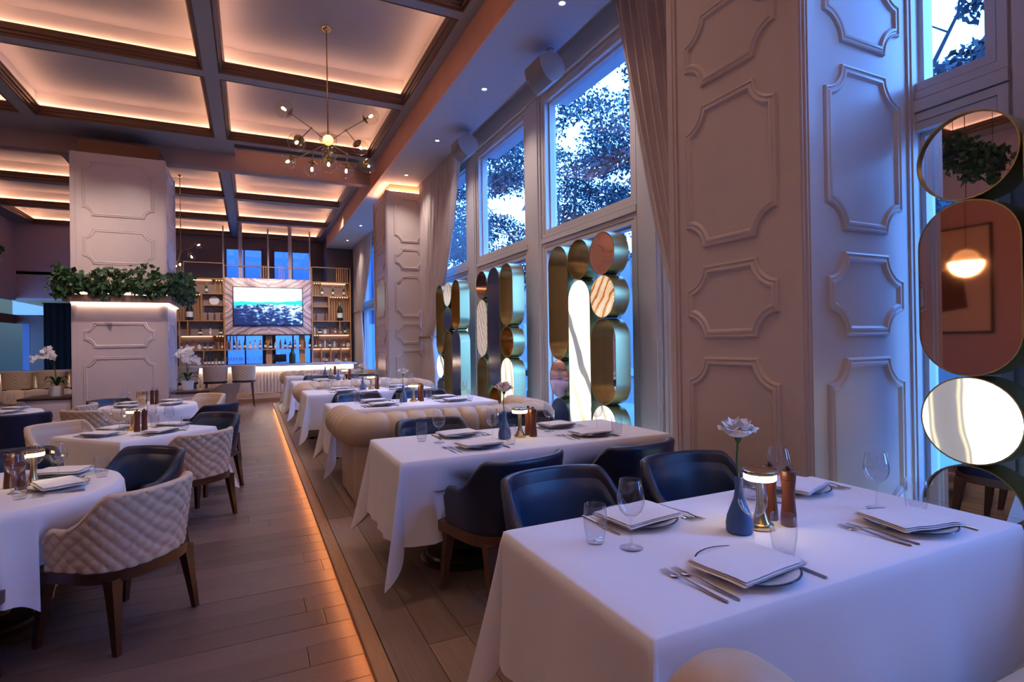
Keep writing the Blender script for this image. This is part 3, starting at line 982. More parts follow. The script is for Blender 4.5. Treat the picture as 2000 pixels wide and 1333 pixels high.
# ---- barrel chair -------------------------------------------------
def shell_plan(a, off=0.0):
    """point on the horseshoe plan of the shell; a in [-1,1] from right arm tip round the back to the left arm tip"""
    w_, d_ = 0.285 + off, 0.265 + off
    L1 = 0.16
    arc = PI / 2 * (w_ + d_) / 2
    tot = arc + L1
    s = abs(a) * tot
    sg = 1 if a >= 0 else -1
    if s <= arc:
        t = s / arc * PI / 2
        x = w_ * abs(math.sin(t)) ** 0.80
        y = -d_ * abs(math.cos(t)) ** 0.80
    else:
        x, y = w_, (s - arc)
    return sg * x, y
def shell_top(a, kind):
    a = abs(a)
    if kind == 'low':
        return 0.80 - 0.03 * a
    return 0.62 + 0.175 * (1 - sstep(0.42, 0.80, a)) - 0.05 * sstep(0.93, 1.0, a)
def shell_mesh(name, m, quilt, z0=0.405, th=0.048, nu=97, kind='high'):
    """upholstered shell: outer face, rolled rim, inner face, closed arm tips"""
    if quilt:
        nu = 181
    nv = 44 if quilt else 22
    b = MB()
    rowsp = []
    for i in range(nu):
        a = -1 + 2 * i / (nu - 1)
        zt = shell_top(a, kind)
        ring_ = []
        cs = 0.075
        # outer, bottom to top
        sarc = a * 0.60
        for j in range(nv):
            z = z0 + (zt - 0.02 - z0) * j / (nv - 1)
            fl_ = 0.045 * (z - z0) / 0.4
            q = 0
            if quilt:
                p_ = abs(math.sin(PI * (sarc + z) / cs)) * abs(math.sin(PI * (sarc - z) / cs))
                q = 0.015 * (p_ ** 0.30) - 0.010
            x, y = shell_plan(a, fl_ + q)
            ring_.append((x, y, z))
        for k in range(1, 6):
            t = PI * k / 6
            x, y = shell_plan(a, 0.045 * (zt - z0) / 0.4 - th / 2 + th / 2 * math.cos(t))
            ring_.append((x, y, zt - 0.02 + 0.022 * math.sin(t)))
        for j in range(6):
            z = zt - 0.02 - (zt - 0.02 - z0) * j / 5
            x, y = shell_plan(a, 0.045 * (z - z0) / 0.4 - th)
            ring_.append((x, y, z))
        rowsp.append(ring_)
    n = len(rowsp[0])
    vs = [p for r_ in rowsp for p in r_]
    fs = []
    for i in range(nu - 1):
        for j in range(n):
            k = (j + 1) % n
            fs.append((i * n + j, i * n + k, (i + 1) * n + k, (i + 1) * n + j))
    fs.append(tuple(range(n)))
    fs.append(tuple((nu - 1) * n + j for j in range(n - 1, -1, -1)))
    b.add(vs, fs)
    return b.mesh(name, m, sharp=50)
def lining_mesh(name, m):
    """padded inner face that stands proud of the shell"""
    def fn(u, v):
        a = -0.86 + 1.72 * u
        zt = shell_top(a, 'high') - 0.055
        z = 0.47 + (zt - 0.47) * v
        e = min(u, 1 - u) * 8
        f = min(v, 1 - v) * 5
        off = -0.048 - 0.020 * min(1, e) ** .5 * min(1, f) ** .5 + 0.045 * (z - 0.405) / 0.4 + 0.002
        x, y = shell_plan(a, off)
        return (x, y, z)
    return MB().grid(fn, 41, 10).mesh(name, m)
def seat_mesh(name, m, z0=0.40, z1=0.485):
    n = 40
    pl_ = []
    for i in range(25):
        a = -1 + 2 * i / 24
        pl_.append(shell_plan(a, -0.045))
    pl_ += [(0.235, 0.215), (0.20, 0.235), (0, 0.245), (-0.20, 0.235), (-0.235, 0.215)]
    vs, fs = [], []
    lay = [(1.0, z0), (1.02, z0 + 0.03), (1.0, z1 - 0.02), (0.94, z1 - 0.004), (0.6, z1 + 0.008), (0.0, z1 + 0.012)]
    n = len(pl_)
    for s_, z in lay:
        for (x, y) in pl_:
            vs.append((x * s_, y * s_, z))
    for k in range(len(lay) - 1):
        for i in range(n):
            j = (i + 1) % n
            fs.append((k * n + i, k * n + j, (k + 1) * n + j, (k + 1) * n + i))
    fs.append(tuple(range(n - 1, -1, -1)))
    return MB().add(vs, fs).mesh(name, m)
def rail_mesh(name, m, z0=0.345, z1=0.405):
    path = [shell_plan(-1 + 2 * i / 32, 0.012) for i in range(33)]
    path = [(path[0][0], 0.24)] + path + [(path[-1][0], 0.24)]
    path = [(path[0][0] * 0.98, 0.262)] + path + [(path[-1][0] * 0.98, 0.262)]
    vs, fs = [], []
    c = Vector((0, 0))
    n = len(path)
    for (x, y) in path:
        d = Vector((x, y + 0.0))
        d.normalize()
        xi, yi = x - d.x * 0.045, y - d.y * 0.045
        vs += [(x, y, z0 + 0.006), (x, y, z1), (xi, yi, z1), (xi, yi, z0)]
    for i in range(n):
        j = (i + 1) % n
        for k in range(4):
            l = (k + 1) % 4
            fs.append((i * 4 + k, i * 4 + l, j * 4 + l, j * 4 + k))
    return MB().add(vs, fs).mesh(name, m, sharp=40)
def leg_mesh(name, m, sx, sy, h=0.37):
    # a square tapering leg splayed outwards, broad at the rail
    x0, y0 = sx * 0.235, (0.205 if sy > 0 else -0.185)
    x1, y1 = x0 + sx * 0.025, y0 + sy * 0.045
    vs, fs = [], []
    lv = [(h, 0.034, 0.030), (h - 0.03, 0.031, 0.027), (h - 0.09, 0.026, 0.024), (0.18, 0.021, 0.020), (0.0, 0.014, 0.014)]
    for z, a, b in lv:
        t = 1 - z / h
        cx_, cy_ = x0 + (x1 - x0) * t, y0 + (y1 - y0) * t
        vs += [(cx_ - a, cy_ - b, z), (cx_ + a, cy_ - b, z), (cx_ + a, cy_ + b, z), (cx_ - a, cy_ + b, z)]
    for k in range(len(lv) - 1):
        for i in range(4):
            j = (i + 1) % 4
            fs.append((k * 4 + i, k * 4 + j, (k + 1) * 4 + j, (k + 1) * 4 + i))
    fs += [(0, 1, 2, 3), (19, 18, 17, 16)]
    b_ = MB().add(vs, fs)
    return b_.mesh(name, m, smooth=False)
def make_chair(name, shell, lining, seatm, wood, quilt):
    t = thing(name, 'chair', 'chair')
    mk('backrest', shell_mesh('backrest', shell, quilt), t)
    mk('back_lining', lining_mesh('back_lining', lining), t)
    mk('seat', seat_mesh('seat', seatm), t)
    mk('seat_frame', rail_mesh('seat_frame', wood), t)
    for sx in (-1, 1):
        for sy in (-1, 1):
            mk('leg', leg_mesh('leg', wood, sx, sy), t)
    return t
K_navy = Kind(make_chair('navy_armchair', m_navy, m_navy2, m_navy, m_brownw, False))
K_navyd = Kind(make_chair('navy_armchair', m_navy, m_navy2, m_navy, m_walnut, False))
K_quilt = Kind(make_chair('quilted_armchair', m_cream, m_cream2, m_cream, m_walnut, True))
def face(fx, fy):
    return math.atan2(-fx, fy)
GN1 = 'navy leather armchairs on the window platform'
for (x, y, rz, lab) in [
    (1.28, 2.04, PI + 0.06, 'navy armchair facing the camera behind the front table, left of the pair'),
    (2.04, 2.02, PI - 0.04, 'navy armchair facing the camera behind the front table, right of the pair'),
    (1.28, 2.82, 0.22, 'navy armchair seen from behind at the second table, round base beside its legs'),
    (2.08, 2.82, 0.14, 'navy armchair seen from behind at the second table, nearer the broad pillar'),
    (1.30, 4.10, PI, 'navy armchair facing the camera between the second table and sofa, left one'),
    (2.12, 4.10, PI, 'navy armchair facing the camera between the second table and sofa, right one'),
    (1.22, 6.84, PI + 0.1, 'navy armchair behind the third table, left of the two facing the camera'),
    (2.05, 6.84, PI - 0.05, 'navy armchair behind the third table, right of the two facing the camera'),
    (1.22, 7.50, 0.1, 'navy armchair with its back to the camera at the fourth table, left one'),
    (2.02, 7.50, 0.0, 'navy armchair with its back to the camera at the fourth table, right one'),
    (1.25, 11.45, PI, 'navy armchair behind the fifth table, left one near the bar'),
    (2.05, 11.45, PI, 'navy armchair behind the fifth table, right one near the far pillar'),
    (1.25, 12.10, 0.0, 'navy armchair with its back showing at the sixth table, left one'),
    (2.05, 12.10, 0.0, 'navy armchair with its back showing at the sixth table, beside the far pillar')]:
    K_navy.put((x, y, 0), rz, lab, GN1)
GN2 = 'navy armchairs on the lower floor'
LA = (-1.32, 3.95)
LB = (-0.97, 6.14)
LC = (-1.28, 8.95)
LD = (-3.02, 8.98)
for (x, y, fx, fy, lab) in [
    (-0.78, 4.58, -.65, -.72, 'navy armchair tucked between the nearest round table and the square table'),
    (-1.55, 4.98, .30, -.95, 'dark navy armchair behind the glasses of the nearest round table'),
    (-1.38, 3.12, .15, .98, 'navy armchair cut by the left picture edge beside the big quilted chair'),
    (-0.46, 6.72, -.62, -.66, 'navy armchair at the far corner of the square table, facing the camera'),
    (-0.50, 8.20, -.68, .66, 'navy armchair standing at the aisle with its back to the camera'),
    (-1.78, 9.55, .5, -.75, 'small navy armchair in front of the white pillar behind the far round table'),
    (-2.50, 8.30, -.45, .8, 'large navy chair back at the left edge in front of a round table')]:
    K_navyd.put((x, y, FL), face(fx, fy), lab, GN2)
GQ = 'cream quilted armchairs on the lower floor'
for (x, y, fx, fy, lab) in [
    (-0.655, 3.64, -.81, .58, 'big cream quilted armchair at the nearest round table, closest to the camera'),
    (-0.50, 5.60, -.66, .70, 'cream quilted armchair beside the aisle at the square table'),
    (-1.62, 6.72, .66, -.62, 'cream armchair showing its inside at the left far side of the square table'),
    (-1.75, 8.30, .55, .75, 'cream armchair with rounded back between the square table and the pillar'),
    (-2.20, 9.05, -.95, .1, 'cream armchair showing orange-brown inside beside the large navy chair'),
    (-0.72, 9.72, -.65, -.70, 'cream armchair facing the camera at the far round table beside the aisle'),
    (-2.25, 6.3, .9, .2, 'cream armchair at the left picture edge beyond the dark navy armchair')]:
    K_quilt.put((x, y, FL), face(fx, fy), lab, GQ)

# beige tub chair with thin brass legs near the bar
m_tan = mat('tan_leather', (0.36, 0.24, 0.16), 0.45)
t = thing('tub_chair', 'tan tub chair with thin splayed legs, alone in front of the bar stools', 'chair', (-0.52, 12.15, FL), face(-.72, .62))
def fn(u, v):
    a = -1 + 2 * u
    zt = 0.82 - 0.20 * sstep(.35, 1, abs(a))
    z = 0.30 + (zt - 0.30) * v
    x, y = shell_plan(a, -0.10 + 0.13 * v)
    return (x, y, z)
MB().grid(fn, 41, 10).obj('backrest', m_tan, t)
def fn2(u, v):
    a = -1 + 2 * u
    zt = 0.82 - 0.20 * sstep(.35, 1, abs(a))
    z = 0.34 + (zt - 0.34) * v
    x, y = shell_plan(a, -0.135 + 0.13 * v)
    return (x, y, z)
MB().grid(fn2, 41, 10).obj('back_lining', m_cream2, t)
mk('seat', seat_mesh('seat', m_tan, 0.34, 0.45), t).scale = (0.86, 0.86, 1)
for sx in (-1, 1):
    for sy in (-1, 1):
        MB().tube([(sx * .14, sy * .12, .34), (sx * .22, sy * .20, 0)], [.014, .007], 8).obj('leg', m_walnut, t)

# ---- chesterfield sofa ---------------------------------------------
def make_sofa():
    t = thing('chesterfield_sofa', 'sofa', 'sofa')
    W, yb, yf = 0.93, -0.40, 0.40
    b = MB().box(-W, W, yb, yb + 0.20, 0.03, 0.62, 0.012)
    b.box(-W, -W + 0.20, yb + 0.19, yf, 0.03, 0.60, 0.012).box(W - 0.20, W, yb + 0.19, yf, 0.03, 0.60, 0.012)
    b.box(-W + 0.19, W - 0.19, yb + 0.19, yf - 0.02, 0.03, 0.28, 0.012)
    b.obj('body', m_sofa, t)
    # roll: U-shaped path, puffed into channels
    path = []
    def seg(p, q, n):
        for i in range(n):
            path.append((p[0] + (q[0] - p[0]) * i / n, p[1] + (q[1] - p[1]) * i / n))
    R = 0.16
    x_, y_ = W - 0.01, yb + 0.01
    seg((-x_, yf + 0.03), (-x_, y_ + R), 40)
    for i in range(14):
        a = PI + PI / 2 * i / 14
        path.append((-x_ + R + R * math.cos(a), y_ + R + R * math.sin(a)))
    seg((-x_ + R, y_), (x_ - R, y_), 110)
    for i in range(14):
        a = -PI / 2 + PI / 2 * i / 14
        path.append((x_ - R + R * math.cos(a), y_ + R + R * math.sin(a)))
    seg((x_, y_ + R), (x_, yf + 0.03), 40)
    path.append((x_, yf + 0.03))
    L = [0]
    for i in range(1, len(path)):
        L.append(L[-1] + math.dist(path[i], path[i - 1]))
    N = round(L[-1] / 0.168)
    nr = 24
    vs, fs = [], []
    for i, p in enumerate(path):
        p0, p1 = path[max(i - 1, 0)], path[min(i + 1, len(path) - 1)]
        d = Vector((p1[0] - p0[0], p1[1] - p0[1])).normalized()
        nrm = Vector((d.y, -d.x))       # outwards
        ph = abs(math.sin(PI * N * L[i] / L[-1]))
        puff = 0.026 * ph ** 0.42 - 0.014
        endf = min(1, min(i, len(path) - 1 - i) / 3.0)
        rr = (0.142 + puff) * (0.93 + 0.07 * endf)
        for k in range(nr):
            a = 2 * PI * k / nr
            e = nrm * (math.cos(a) * rr + 0.012)
            vs.append((p[0] + e.x, p[1] + e.y, 0.665 + math.sin(a) * rr * 0.98))
    for i in range(len(path) - 1):
        for k in range(nr):
            l = (k + 1) % nr
            fs.append((i * nr + k, i * nr + l, (i + 1) * nr + l, (i + 1) * nr + k))
    for (base, sgn, yy) in ((0, 1, 1), ((len(path) - 1) * nr, -1, 1)):
        c1 = len(vs)
        xc = -x_ if base == 0 else x_
        for k in range(nr):
            a = 2 * PI * k / nr
            q = Vector(vs[base + k])
            vs.append((xc + (q.x - xc) * .86, q.y + 0.018, 0.665 + (q.z - .665) * .86))
        for k in range(nr):
            l = (k + 1) % nr
            fs.append((base + k, base + l, c1 + l, c1 + k))
        fs.append(tuple(c1 + k for k in range(nr)))
    MB().add(vs, fs).obj('arm_roll', m_sofa, t, sharp=60)
    # tufted inner back
    def tuft(u, v):
        X = (-W + 0.21) + 2 * (W - 0.21) * u
        Z = 0.44 + 0.30 * v
        c = 0.155
        p_ = abs(math.cos(PI * (X / c + (Z - .44) / .15) / 2) * math.cos(PI * (X / c - (Z - .44) / .15) / 2))
        return (X, yb + 0.205 + 0.045 * (p_ ** 0.5) + 0.02 - 0.05 * v, Z)
    MB().grid(tuft, 120, 20).obj('tufted_back', m_sofa, t, sharp=80)
    bt = MB()
    for i in range(9):
        X = -0.62 + i * 0.155
        bt.sphere((X, yb + 0.232, 0.592), 0.014, 8, 6)
    bt.obj('button', m_button, t)['kind'] = 'stuff'
    for i in range(2):
        x0 = -W + 0.21 + i * (W - 0.21)
        MB().box(x0 + 0.004, x0 + W - 0.214, yb + 0.24, yf + 0.02, 0.28, 0.45, 0.03).obj('seat_cushion', m_sofa, t)
    for sx in (-1, 1):
        for y in (yb + .06, yf - .06):
            MB().lathe([(0.03, 0), (0.035, 0.03)], 10, (sx * (W - .08), y, 0)).obj('foot', m_walnut, t)
    return t
K_sofa = Kind(make_sofa())
GS = 'beige chesterfield sofas of the window booths'
K_sofa.put((1.72, 5.21, 0), 0, 'beige leather chesterfield sofa with its channelled back to the second table', GS)
K_sofa.put((1.72, 0.385, 0), 0, 'beige leather sofa in the near corner, only its rounded arm end showing', GS)
K_sofa.put((1.66, 9.12, 0), PI, 'beige chesterfield with buttoned front facing the camera behind the fourth table', GS)
K_sofa.put((1.66, 13.62, 0), PI, 'farthest beige chesterfield with rolled arm just before the bar', GS)

# ---- tables and cloths ----------------------------------------------
def pedestal(t, x, y, h, r=0.27):
    b = MB().lathe([(r, 0), (r, 0.018), (r - 0.01, 0.028), (r - 0.035, 0.034), (r - 0.045, 0.05), (r - 0.09, 0.058), (0.09, 0.066)], 40, (x, y, 0))
    b.obj('base', m_walnut, t)
    b = MB().lathe([(0.085, 0.06), (0.095, 0.075), (0.085, 0.10), (0.06, 0.115), (0.055, 0.15), (0.058, 0.18), (0.045, 0.21), (0.043, h - 0.12), (0.055, h - 0.08), (0.13, h - 0.03), (0.13, h - 0.025)], 24, (x, y, 0))
    b.obj('column', m_walnut, t)
def cloth_mesh(name, hx, hy, drop, top, rc=0.012, flare=0.05, cflare=0.17, seed=1, nt=16, rnd=False, cdrop=1.42):
    """linen sheet over a table: flat top, sides that hang, corner points that fall in folds"""
    rr = random.Random(seed)
    per = []      # (x, y, nx, ny, dropfactor, cornerness, s)
    if not rnd:
        seq = [(1, -1), (1, 1), (-1, 1), (-1, -1)]
        nside = 46
        for k in range(4):
            sx, sy = seq[k]
            na = 16
            # corner arc
            a0 = [-PI / 2, 0, PI / 2, PI][k]
            cx_, cy_ = sx * (hx - rc), sy * (hy - rc)
            for i in range(na + 1):
                a = a0 + PI / 2 * i / na
                th = abs((i / na) - 0.5) * 2       # 0 at the diagonal
                df = 1 + (cdrop - 1) * (1 - th) ** 0.9
                per.append((cx_ + rc * math.cos(a), cy_ + rc * math.sin(a), math.cos(a), math.sin(a), df, 1.0, 1 - th))
            nx_, ny_ = seq[(k + 1) % 4]
            ex, ey = nx_ * (hx - rc), ny_ * (hy - rc)
            ea = a0 + PI / 2
            for i in range(1, nside):
                f = i / nside
                x = cx_ + (ex - cx_) * f + rc * math.cos(ea)
                y = cy_ + (ey - cy_) * f + rc * math.sin(ea)
                ln = math.hypot(ex - cx_, ey - cy_)
                dc = min(f, 1 - f) * ln
                per.append((x, y, math.cos(ea), math.sin(ea), 1.0, math.exp(-dc / 0.13), 0.0 if f < .5 else -0.0))
    else:
        n = 200
        for i in range(n):
            a = 2 * PI * i / n
            per.append((hx * math.cos(a), hx * math.sin(a), math.cos(a), math.sin(a), 1.0, 0.0, a))
    n = len(per)
    ph = [rr.random() * 6 for _ in range(6)]
    vs = []
    rows_ = nt
    cum = 0
    for j in range(rows_ + 1):
        v = j / rows_
        for i, (x, y, nx_, ny_, df, co, s) in enumerate(per):
            p = i / n * 2 * PI
            if rnd:
                fold = (math.sin(11 * s + ph[0]) + 0.5 * math.sin(17 * s + ph[1])) * 0.030 * v ** 1.1
                o = 0.014 + flare * v + fold
                dz = drop * v * (1 + 0.05 * math.sin(3 * s + ph[2]))
                zz_ = top - dz
                # hem tips of the square sheet
                tip = abs(math.cos(2 * (s - 0.5))) ** 6
                zz_ -= tip * 0.20 * v
            else:
                wob = (math.sin(9 * p + ph[0]) + 0.6 * math.sin(23 * p + ph[1])) * 0.006 * v
                big = 0.0
                if co < 1:
                    big = -0.035 * (co ** 0.5) * v * (1 if co > 0.15 else co / 0.15)
                    o = 0.006 + (flare + wob) * v + big + wob
                else:
                    o = 0.006 + flare * v * 0.5 + cflare * (s ** 1.4) * v ** 1.15 - 0.02 * v * (1 - s)
                zz_ = top - drop * df * v * (1 - 0.02 * s)
            if v == 0:
                vs.append((x, y, top))
                continue
            e = 1.0
            vs.append((x + nx_ * o, y + ny_ * o, zz_ - 0.002))
    # rounded edge row inserted by shifting the first hanging row
    fs = []
    for j in range(rows_):
        for i in range(n):
            k = (i + 1) % n
            fs.append((j * n + i, (j + 1) * n + i, (j + 1) * n + k, j * n + k))
    # top: two inner rings and a cap
    base = len(vs)
    for (sc, dz) in ((0.985, 0.004), (0.90, 0.0045)):
        for (x, y, *_r) in per:
            vs.append((x * sc if not rnd else x * sc, y * sc, top + dz))
    for i in range(n):
        k = (i + 1) % n
        fs.append((i, k, base + k, base + i))
        fs.append((base + i, base + k, base + n + k, base + n + i))
    fs.append(tuple(base + n + i for i in range(n)))
    b = MB().add(vs, fs)
    me = b.mesh(name, m_linen, sharp=75)
    return me
CHAIRS = []
def table(name, label, loc, rz, hx, hy, h, drop, seed, clabel, rnd=False, peds=((0, 0),), grp='', **k):
    t = thing(name, label, 'table', loc, rz, grp)
    top = h - 0.008
    if rnd:
        MB().lathe([(hx - 0.012, top - 0.03), (hx - 0.005, top - 0.02), (hx - 0.005, top - 0.004)], 48).obj('tabletop', m_walnut, t)
    else:
        MB().box(-hx + .004, hx - .004, -hy + .004, hy - .004, top - 0.034, top - 0.004, 0.004).obj('tabletop', m_walnut, t)
    for (x, y) in peds:
        pedestal(t, x, y, top - 0.03)
    me = cloth_mesh('tablecloth', hx, hy, drop, h - 0.008, rnd=rnd, seed=seed, **k)
    ch_ = []
    for o in bpy.data.objects:
        if o.parent is None and 'armchair' in o.name:
            dx, dy = o.location.x - loc[0], o.location.y - loc[1]
            if math.hypot(dx, dy) < max(hx, hy) + 0.8:
                q = rot((dx, dy), -rz)
                ch_.append((q[0], q[1], o.rotation_euler.z - rz))
    for v in me.vertices:
        if v.co.z < h - 0.012:
            w_ = sstep(0.05, 0.26, h - 0.012 - v.co.z)
            for (cx_, cy_, ca) in ch_:
                k_ = 1.0
                while k_ > 0.3:
                    d = rot((v.co.x * k_ - cx_, v.co.y * k_ - cy_), -ca)
                    if math.hypot(d[0] / 0.35, (d[1] - 0.02) / 0.35) >= 1:
                        break
                    k_ -= 0.02
                k_ = 1 + (k_ - 1) * w_
                v.co.x, v.co.y = v.co.x * k_, v.co.y * k_
    c = mk('tablecloth', me, None, loc, rz)
    tag(c, clabel, 'tablecloth', 'white linen tablecloths')
    return t
GT = 'long tables of the window platform'
P2 = ((-0.46, 0.0), (0.46, 0.0))
TB = [(1.590, 1.345, 0.81, 0.395, 0.43), (1.700, 3.425, 0.965, 0.425, 0.46), (1.640, 6.120, 0.90, 0.40, 0.46), (1.560, 8.170, 0.90, 0.42, 0.46), (1.560, 10.70, 0.90, 0.40, 0.46), (1.560, 12.72, 0.90, 0.38, 0.46)]
TN = ['front', 'second', 'third', 'fourth', 'fifth', 'sixth']
for i, (x, y, hx, hy, dr) in enumerate(TB):
    table('dining_table', 'long dining table under the cloth of the %s window table' % TN[i], (x, y, 0), 0, hx, hy, 0.75, dr, i + 1,
          'white tablecloth with falling corner points on the %s window table' % TN[i], peds=P2, grp=GT, cflare=0.15 if i else 0.13)
GL = 'tables on the lower floor'
table('dining_table', 'nearest round dining table at the left picture edge', (*LA, FL), 0.4, 0.60, 0.60, 0.75, 0.44, 21, 'white round-hanging tablecloth on the nearest round table', rnd=True, grp=GL, flare=0.05)
table('dining_table', 'square dining table set cornerwise behind the nearest round one', (*LB, FL), math.radians(43), 0.46, 0.46, 0.75, 0.45, 22, 'white tablecloth on the square table set cornerwise', grp=GL)
table('dining_table', 'far round dining table before the white pillar', (*LC, FL), 0.2, 0.56, 0.56, 0.75, 0.44, 23, 'white tablecloth on the far round table before the pillar', rnd=True, grp=GL)
table('dining_table', 'round dining table at the left edge beyond the large navy chair', (*LD, FL), 0.9, 0.56, 0.56, 0.75, 0.44, 24, 'white tablecloth at the left edge beyond the large navy chair', rnd=True, grp=GL)

# ================================================================== TABLEWARE
def mk_plate():
    t = thing('dinner_plate', 'plate', 'plate')
    MB().lathe([(0.0, 0.0), (0.075, 0.0), (0.085, 0.004), (0.136, 0.017), (0.1385, 0.019), (0.136, 0.0205), (0.092, 0.010), (0.08, 0.006), (0.0, 0.006)], 48, cap=False).obj('dish', m_china, t)
    MB().lathe([(0.1365, 0.0165), (0.1405, 0.0185), (0.1395, 0.0212), (0.1345, 0.0212)], 48, cap=False).obj('rim', m_rim, t)['label'] = 'dark blue painted rim'
    return t
def mk_napkin(seed, ll=0.138, ww=0.098):
    rr = random.Random(seed)
    b = MB()
    for L_ in range(3):
        z0 = 0.0 + L_ * 0.0052
        hx, hy = ll - 0.004 * L_, ww - 0.003 * L_
        dx, dy = rr.uniform(-.004, .004), rr.uniform(-.003, .003)
        nx_, ny_ = 18, 12
        def P(u, v, s):
            x, y = -hx + 2 * hx * u, -hy + 2 * hy * v
            e = max(abs(2 * u - 1), abs(2 * v - 1))
            rnd_ = 0.0025 * (1 - e ** 8)
            sag = -0.0022 * max(0, (math.hypot(x, y) - 0.12)) / 0.05 + 0.0016 * math.sin(x * 40 + seed) * math.cos(y * 33 + seed * 2)
            return (x + dx, y + dy, z0 + 0.0036 + s * rnd_ + sag)
        def top(u, v): return P(u, v, 1)
        def bot(u, v): return P(u, v, -1)
        b.grid(top, nx_, ny_).grid(bot, nx_, ny_)
        n = nx_ * ny_
        o = len(b.v) - 2 * n
        edge = [i for i in range(nx_)] + [nx_ * j + nx_ - 1 for j in range(1, ny_)] + [nx_ * (ny_ - 1) + i for i in range(nx_ - 2, -1, -1)] + [nx_ * j for j in range(ny_ - 2, 0, -1)]
        for i in range(len(edge)):
            a_, c_ = edge[i], edge[(i + 1) % len(edge)]
            b.f.append((o + a_, o + c_, o + n + c_, o + n + a_))
            b.mi.append(0)
    return tag(b.obj('folded_napkin', m_napkin, None, sharp=60), 'napkin', 'napkin')
def mk_wine():
    prof = [(0.0, 0.002), (0.036, 0.002), (0.037, 0.003), (0.030, 0.006), (0.010, 0.010), (0.0045, 0.018), (0.0035, 0.04), (0.0035, 0.088), (0.006, 0.098),
            (0.020, 0.106), (0.034, 0.120), (0.042, 0.140), (0.0435, 0.158), (0.041, 0.180), (0.036, 0.205), (0.0335, 0.218), (0.0325, 0.2185), (0.0323, 0.217),
            (0.035, 0.204), (0.0398, 0.180), (0.0423, 0.158), (0.0408, 0.141), (0.033, 0.1215), (0.019, 0.1085), (0.0, 0.104)]
    return tag(MB().lathe(prof, 32, cap=False).obj('wine_glass', m_drink, None, sharp=60), 'glass', 'glass')
def mk_tumbler():
    prof = [(0.0, 0.0), (0.026, 0.0), (0.0285, 0.004), (0.034, 0.035), (0.0375, 0.065), (0.038, 0.09), (0.0355, 0.124), (0.0350, 0.1250), (0.0343, 0.124), (0.0368, 0.09), (0.0363, 0.065), (0.0325, 0.036), (0.026, 0.014), (0.0, 0.012)]
    return tag(MB().lathe(prof, 28, cap=False).obj('water_tumbler', m_drink, None, sharp=60), 'glass', 'glass')
def mk_fork():
    b = MB()
    def strip(stn):
        vs, fs = [], []
        for (y, w_, z, h_) in stn:
            vs += [(-w_, y, z), (w_, y, z), (w_ * .8, y, z + h_), (-w_ * .8, y, z + h_)]
        for k in range(len(stn) - 1):
            for i in range(4):
                j = (i + 1) % 4
                fs.append((k * 4 + i, k * 4 + j, (k + 1) * 4 + j, (k + 1) * 4 + i))
        n = len(stn)
        fs += [(3, 2, 1, 0), ((n - 1) * 4, (n - 1) * 4 + 1, (n - 1) * 4 + 2, (n - 1) * 4 + 3)]
        b.add(vs, fs)
    strip([(-0.115, 0.003, 0.0005, 0.002), (-0.11, 0.0055, 0.0005, 0.0035), (-0.06, 0.0055, 0.001, 0.0035), (0.0, 0.0032, 0.005, 0.003), (0.035, 0.0022, 0.008, 0.003), (0.050, 0.004, 0.006, 0.002), (0.060, 0.011, 0.003, 0.0016), (0.074, 0.012, 0.002, 0.0014)])
    for k in range(4):
        x = -0.0098 + k * 0.0065
        vs = [(x - .0016, .073, .002), (x + .0016, .073, .002), (x + .0016, .073, .0036), (x - .0016, .073, .0036), (x - .0009, .112, .005), (x + .0009, .112, .005), (x + .0009, .112, .006), (x - .0009, .112, .006)]
        b.add(vs, [(0, 1, 2, 3), (7, 6, 5, 4), (0, 4, 5, 1), (1, 5, 6, 2), (2, 6, 7, 3), (3, 7, 4, 0)])
    return tag(b.obj('fork', m_steel, None, sharp=50), 'fork', 'fork')
def mk_knife():
    b = MB()
    b.add([(-.0050, -.115, .0), (.0050, -.115, .0), (.0058, -.02, .0), (-.0058, -.02, .0), (-.0035, -.115, .005), (.0035, -.115, .005), (.004, -.02, .006), (-.004, -.02, .006)],
          [(0, 3, 2, 1), (4, 5, 6, 7), (0, 1, 5, 4), (1, 2, 6, 5), (2, 3, 7, 6), (3, 0, 4, 7)])
    b.add([(-.004, -.02, .0014), (.007, -.01, .0014), (.0085, .07, .0014), (.004, .105, .0014), (-.004, .112, .0014), (-.004, -.02, .003), (.006, -.01, .0022), (.0075, .07, .0022), (.0035, .105, .0022), (-.004, .112, .003)],
          [(4, 3, 2, 1, 0), (5, 6, 7, 8, 9), (0, 1, 6, 5), (1, 2, 7, 6), (2, 3, 8, 7), (3, 4, 9, 8), (4, 0, 5, 9)])
    return tag(b.obj('table_knife', m_steel, None, sharp=40), 'knife', 'knife')
def mk_lamp():
    t = thing('table_lamp', 'lamp', 'lamp')
    MB().lathe([(0.0, 0), (0.040, 0), (0.042, 0.003), (0.042, 0.016), (0.040, 0.019), (0.032, 0.020)], 32).obj('base', m_brass, t)
    MB().lathe([(0.032, 0.020), (0.024, 0.035), (0.0165, 0.06), (0.013, 0.09), (0.0125, 0.12), (0.014, 0.150), (0.018, 0.168)], 28, cap=False).obj('stem', m_brass, t)
    MB().lathe([(0.0, 0.168), (0.050, 0.168), (0.053, 0.172), (0.053, 0.186), (0.050, 0.189), (0.0, 0.189)], 36, cap=False).obj('light_ring', m_opal, t)['label'] = 'glowing opal disc'
    MB().lathe([(0.0, 0.1895), (0.0535, 0.1895), (0.0545, 0.192), (0.0535, 0.200), (0.050, 0.202), (0.0, 0.202)], 36, cap=False).obj('cap', m_brass, t)
    return t
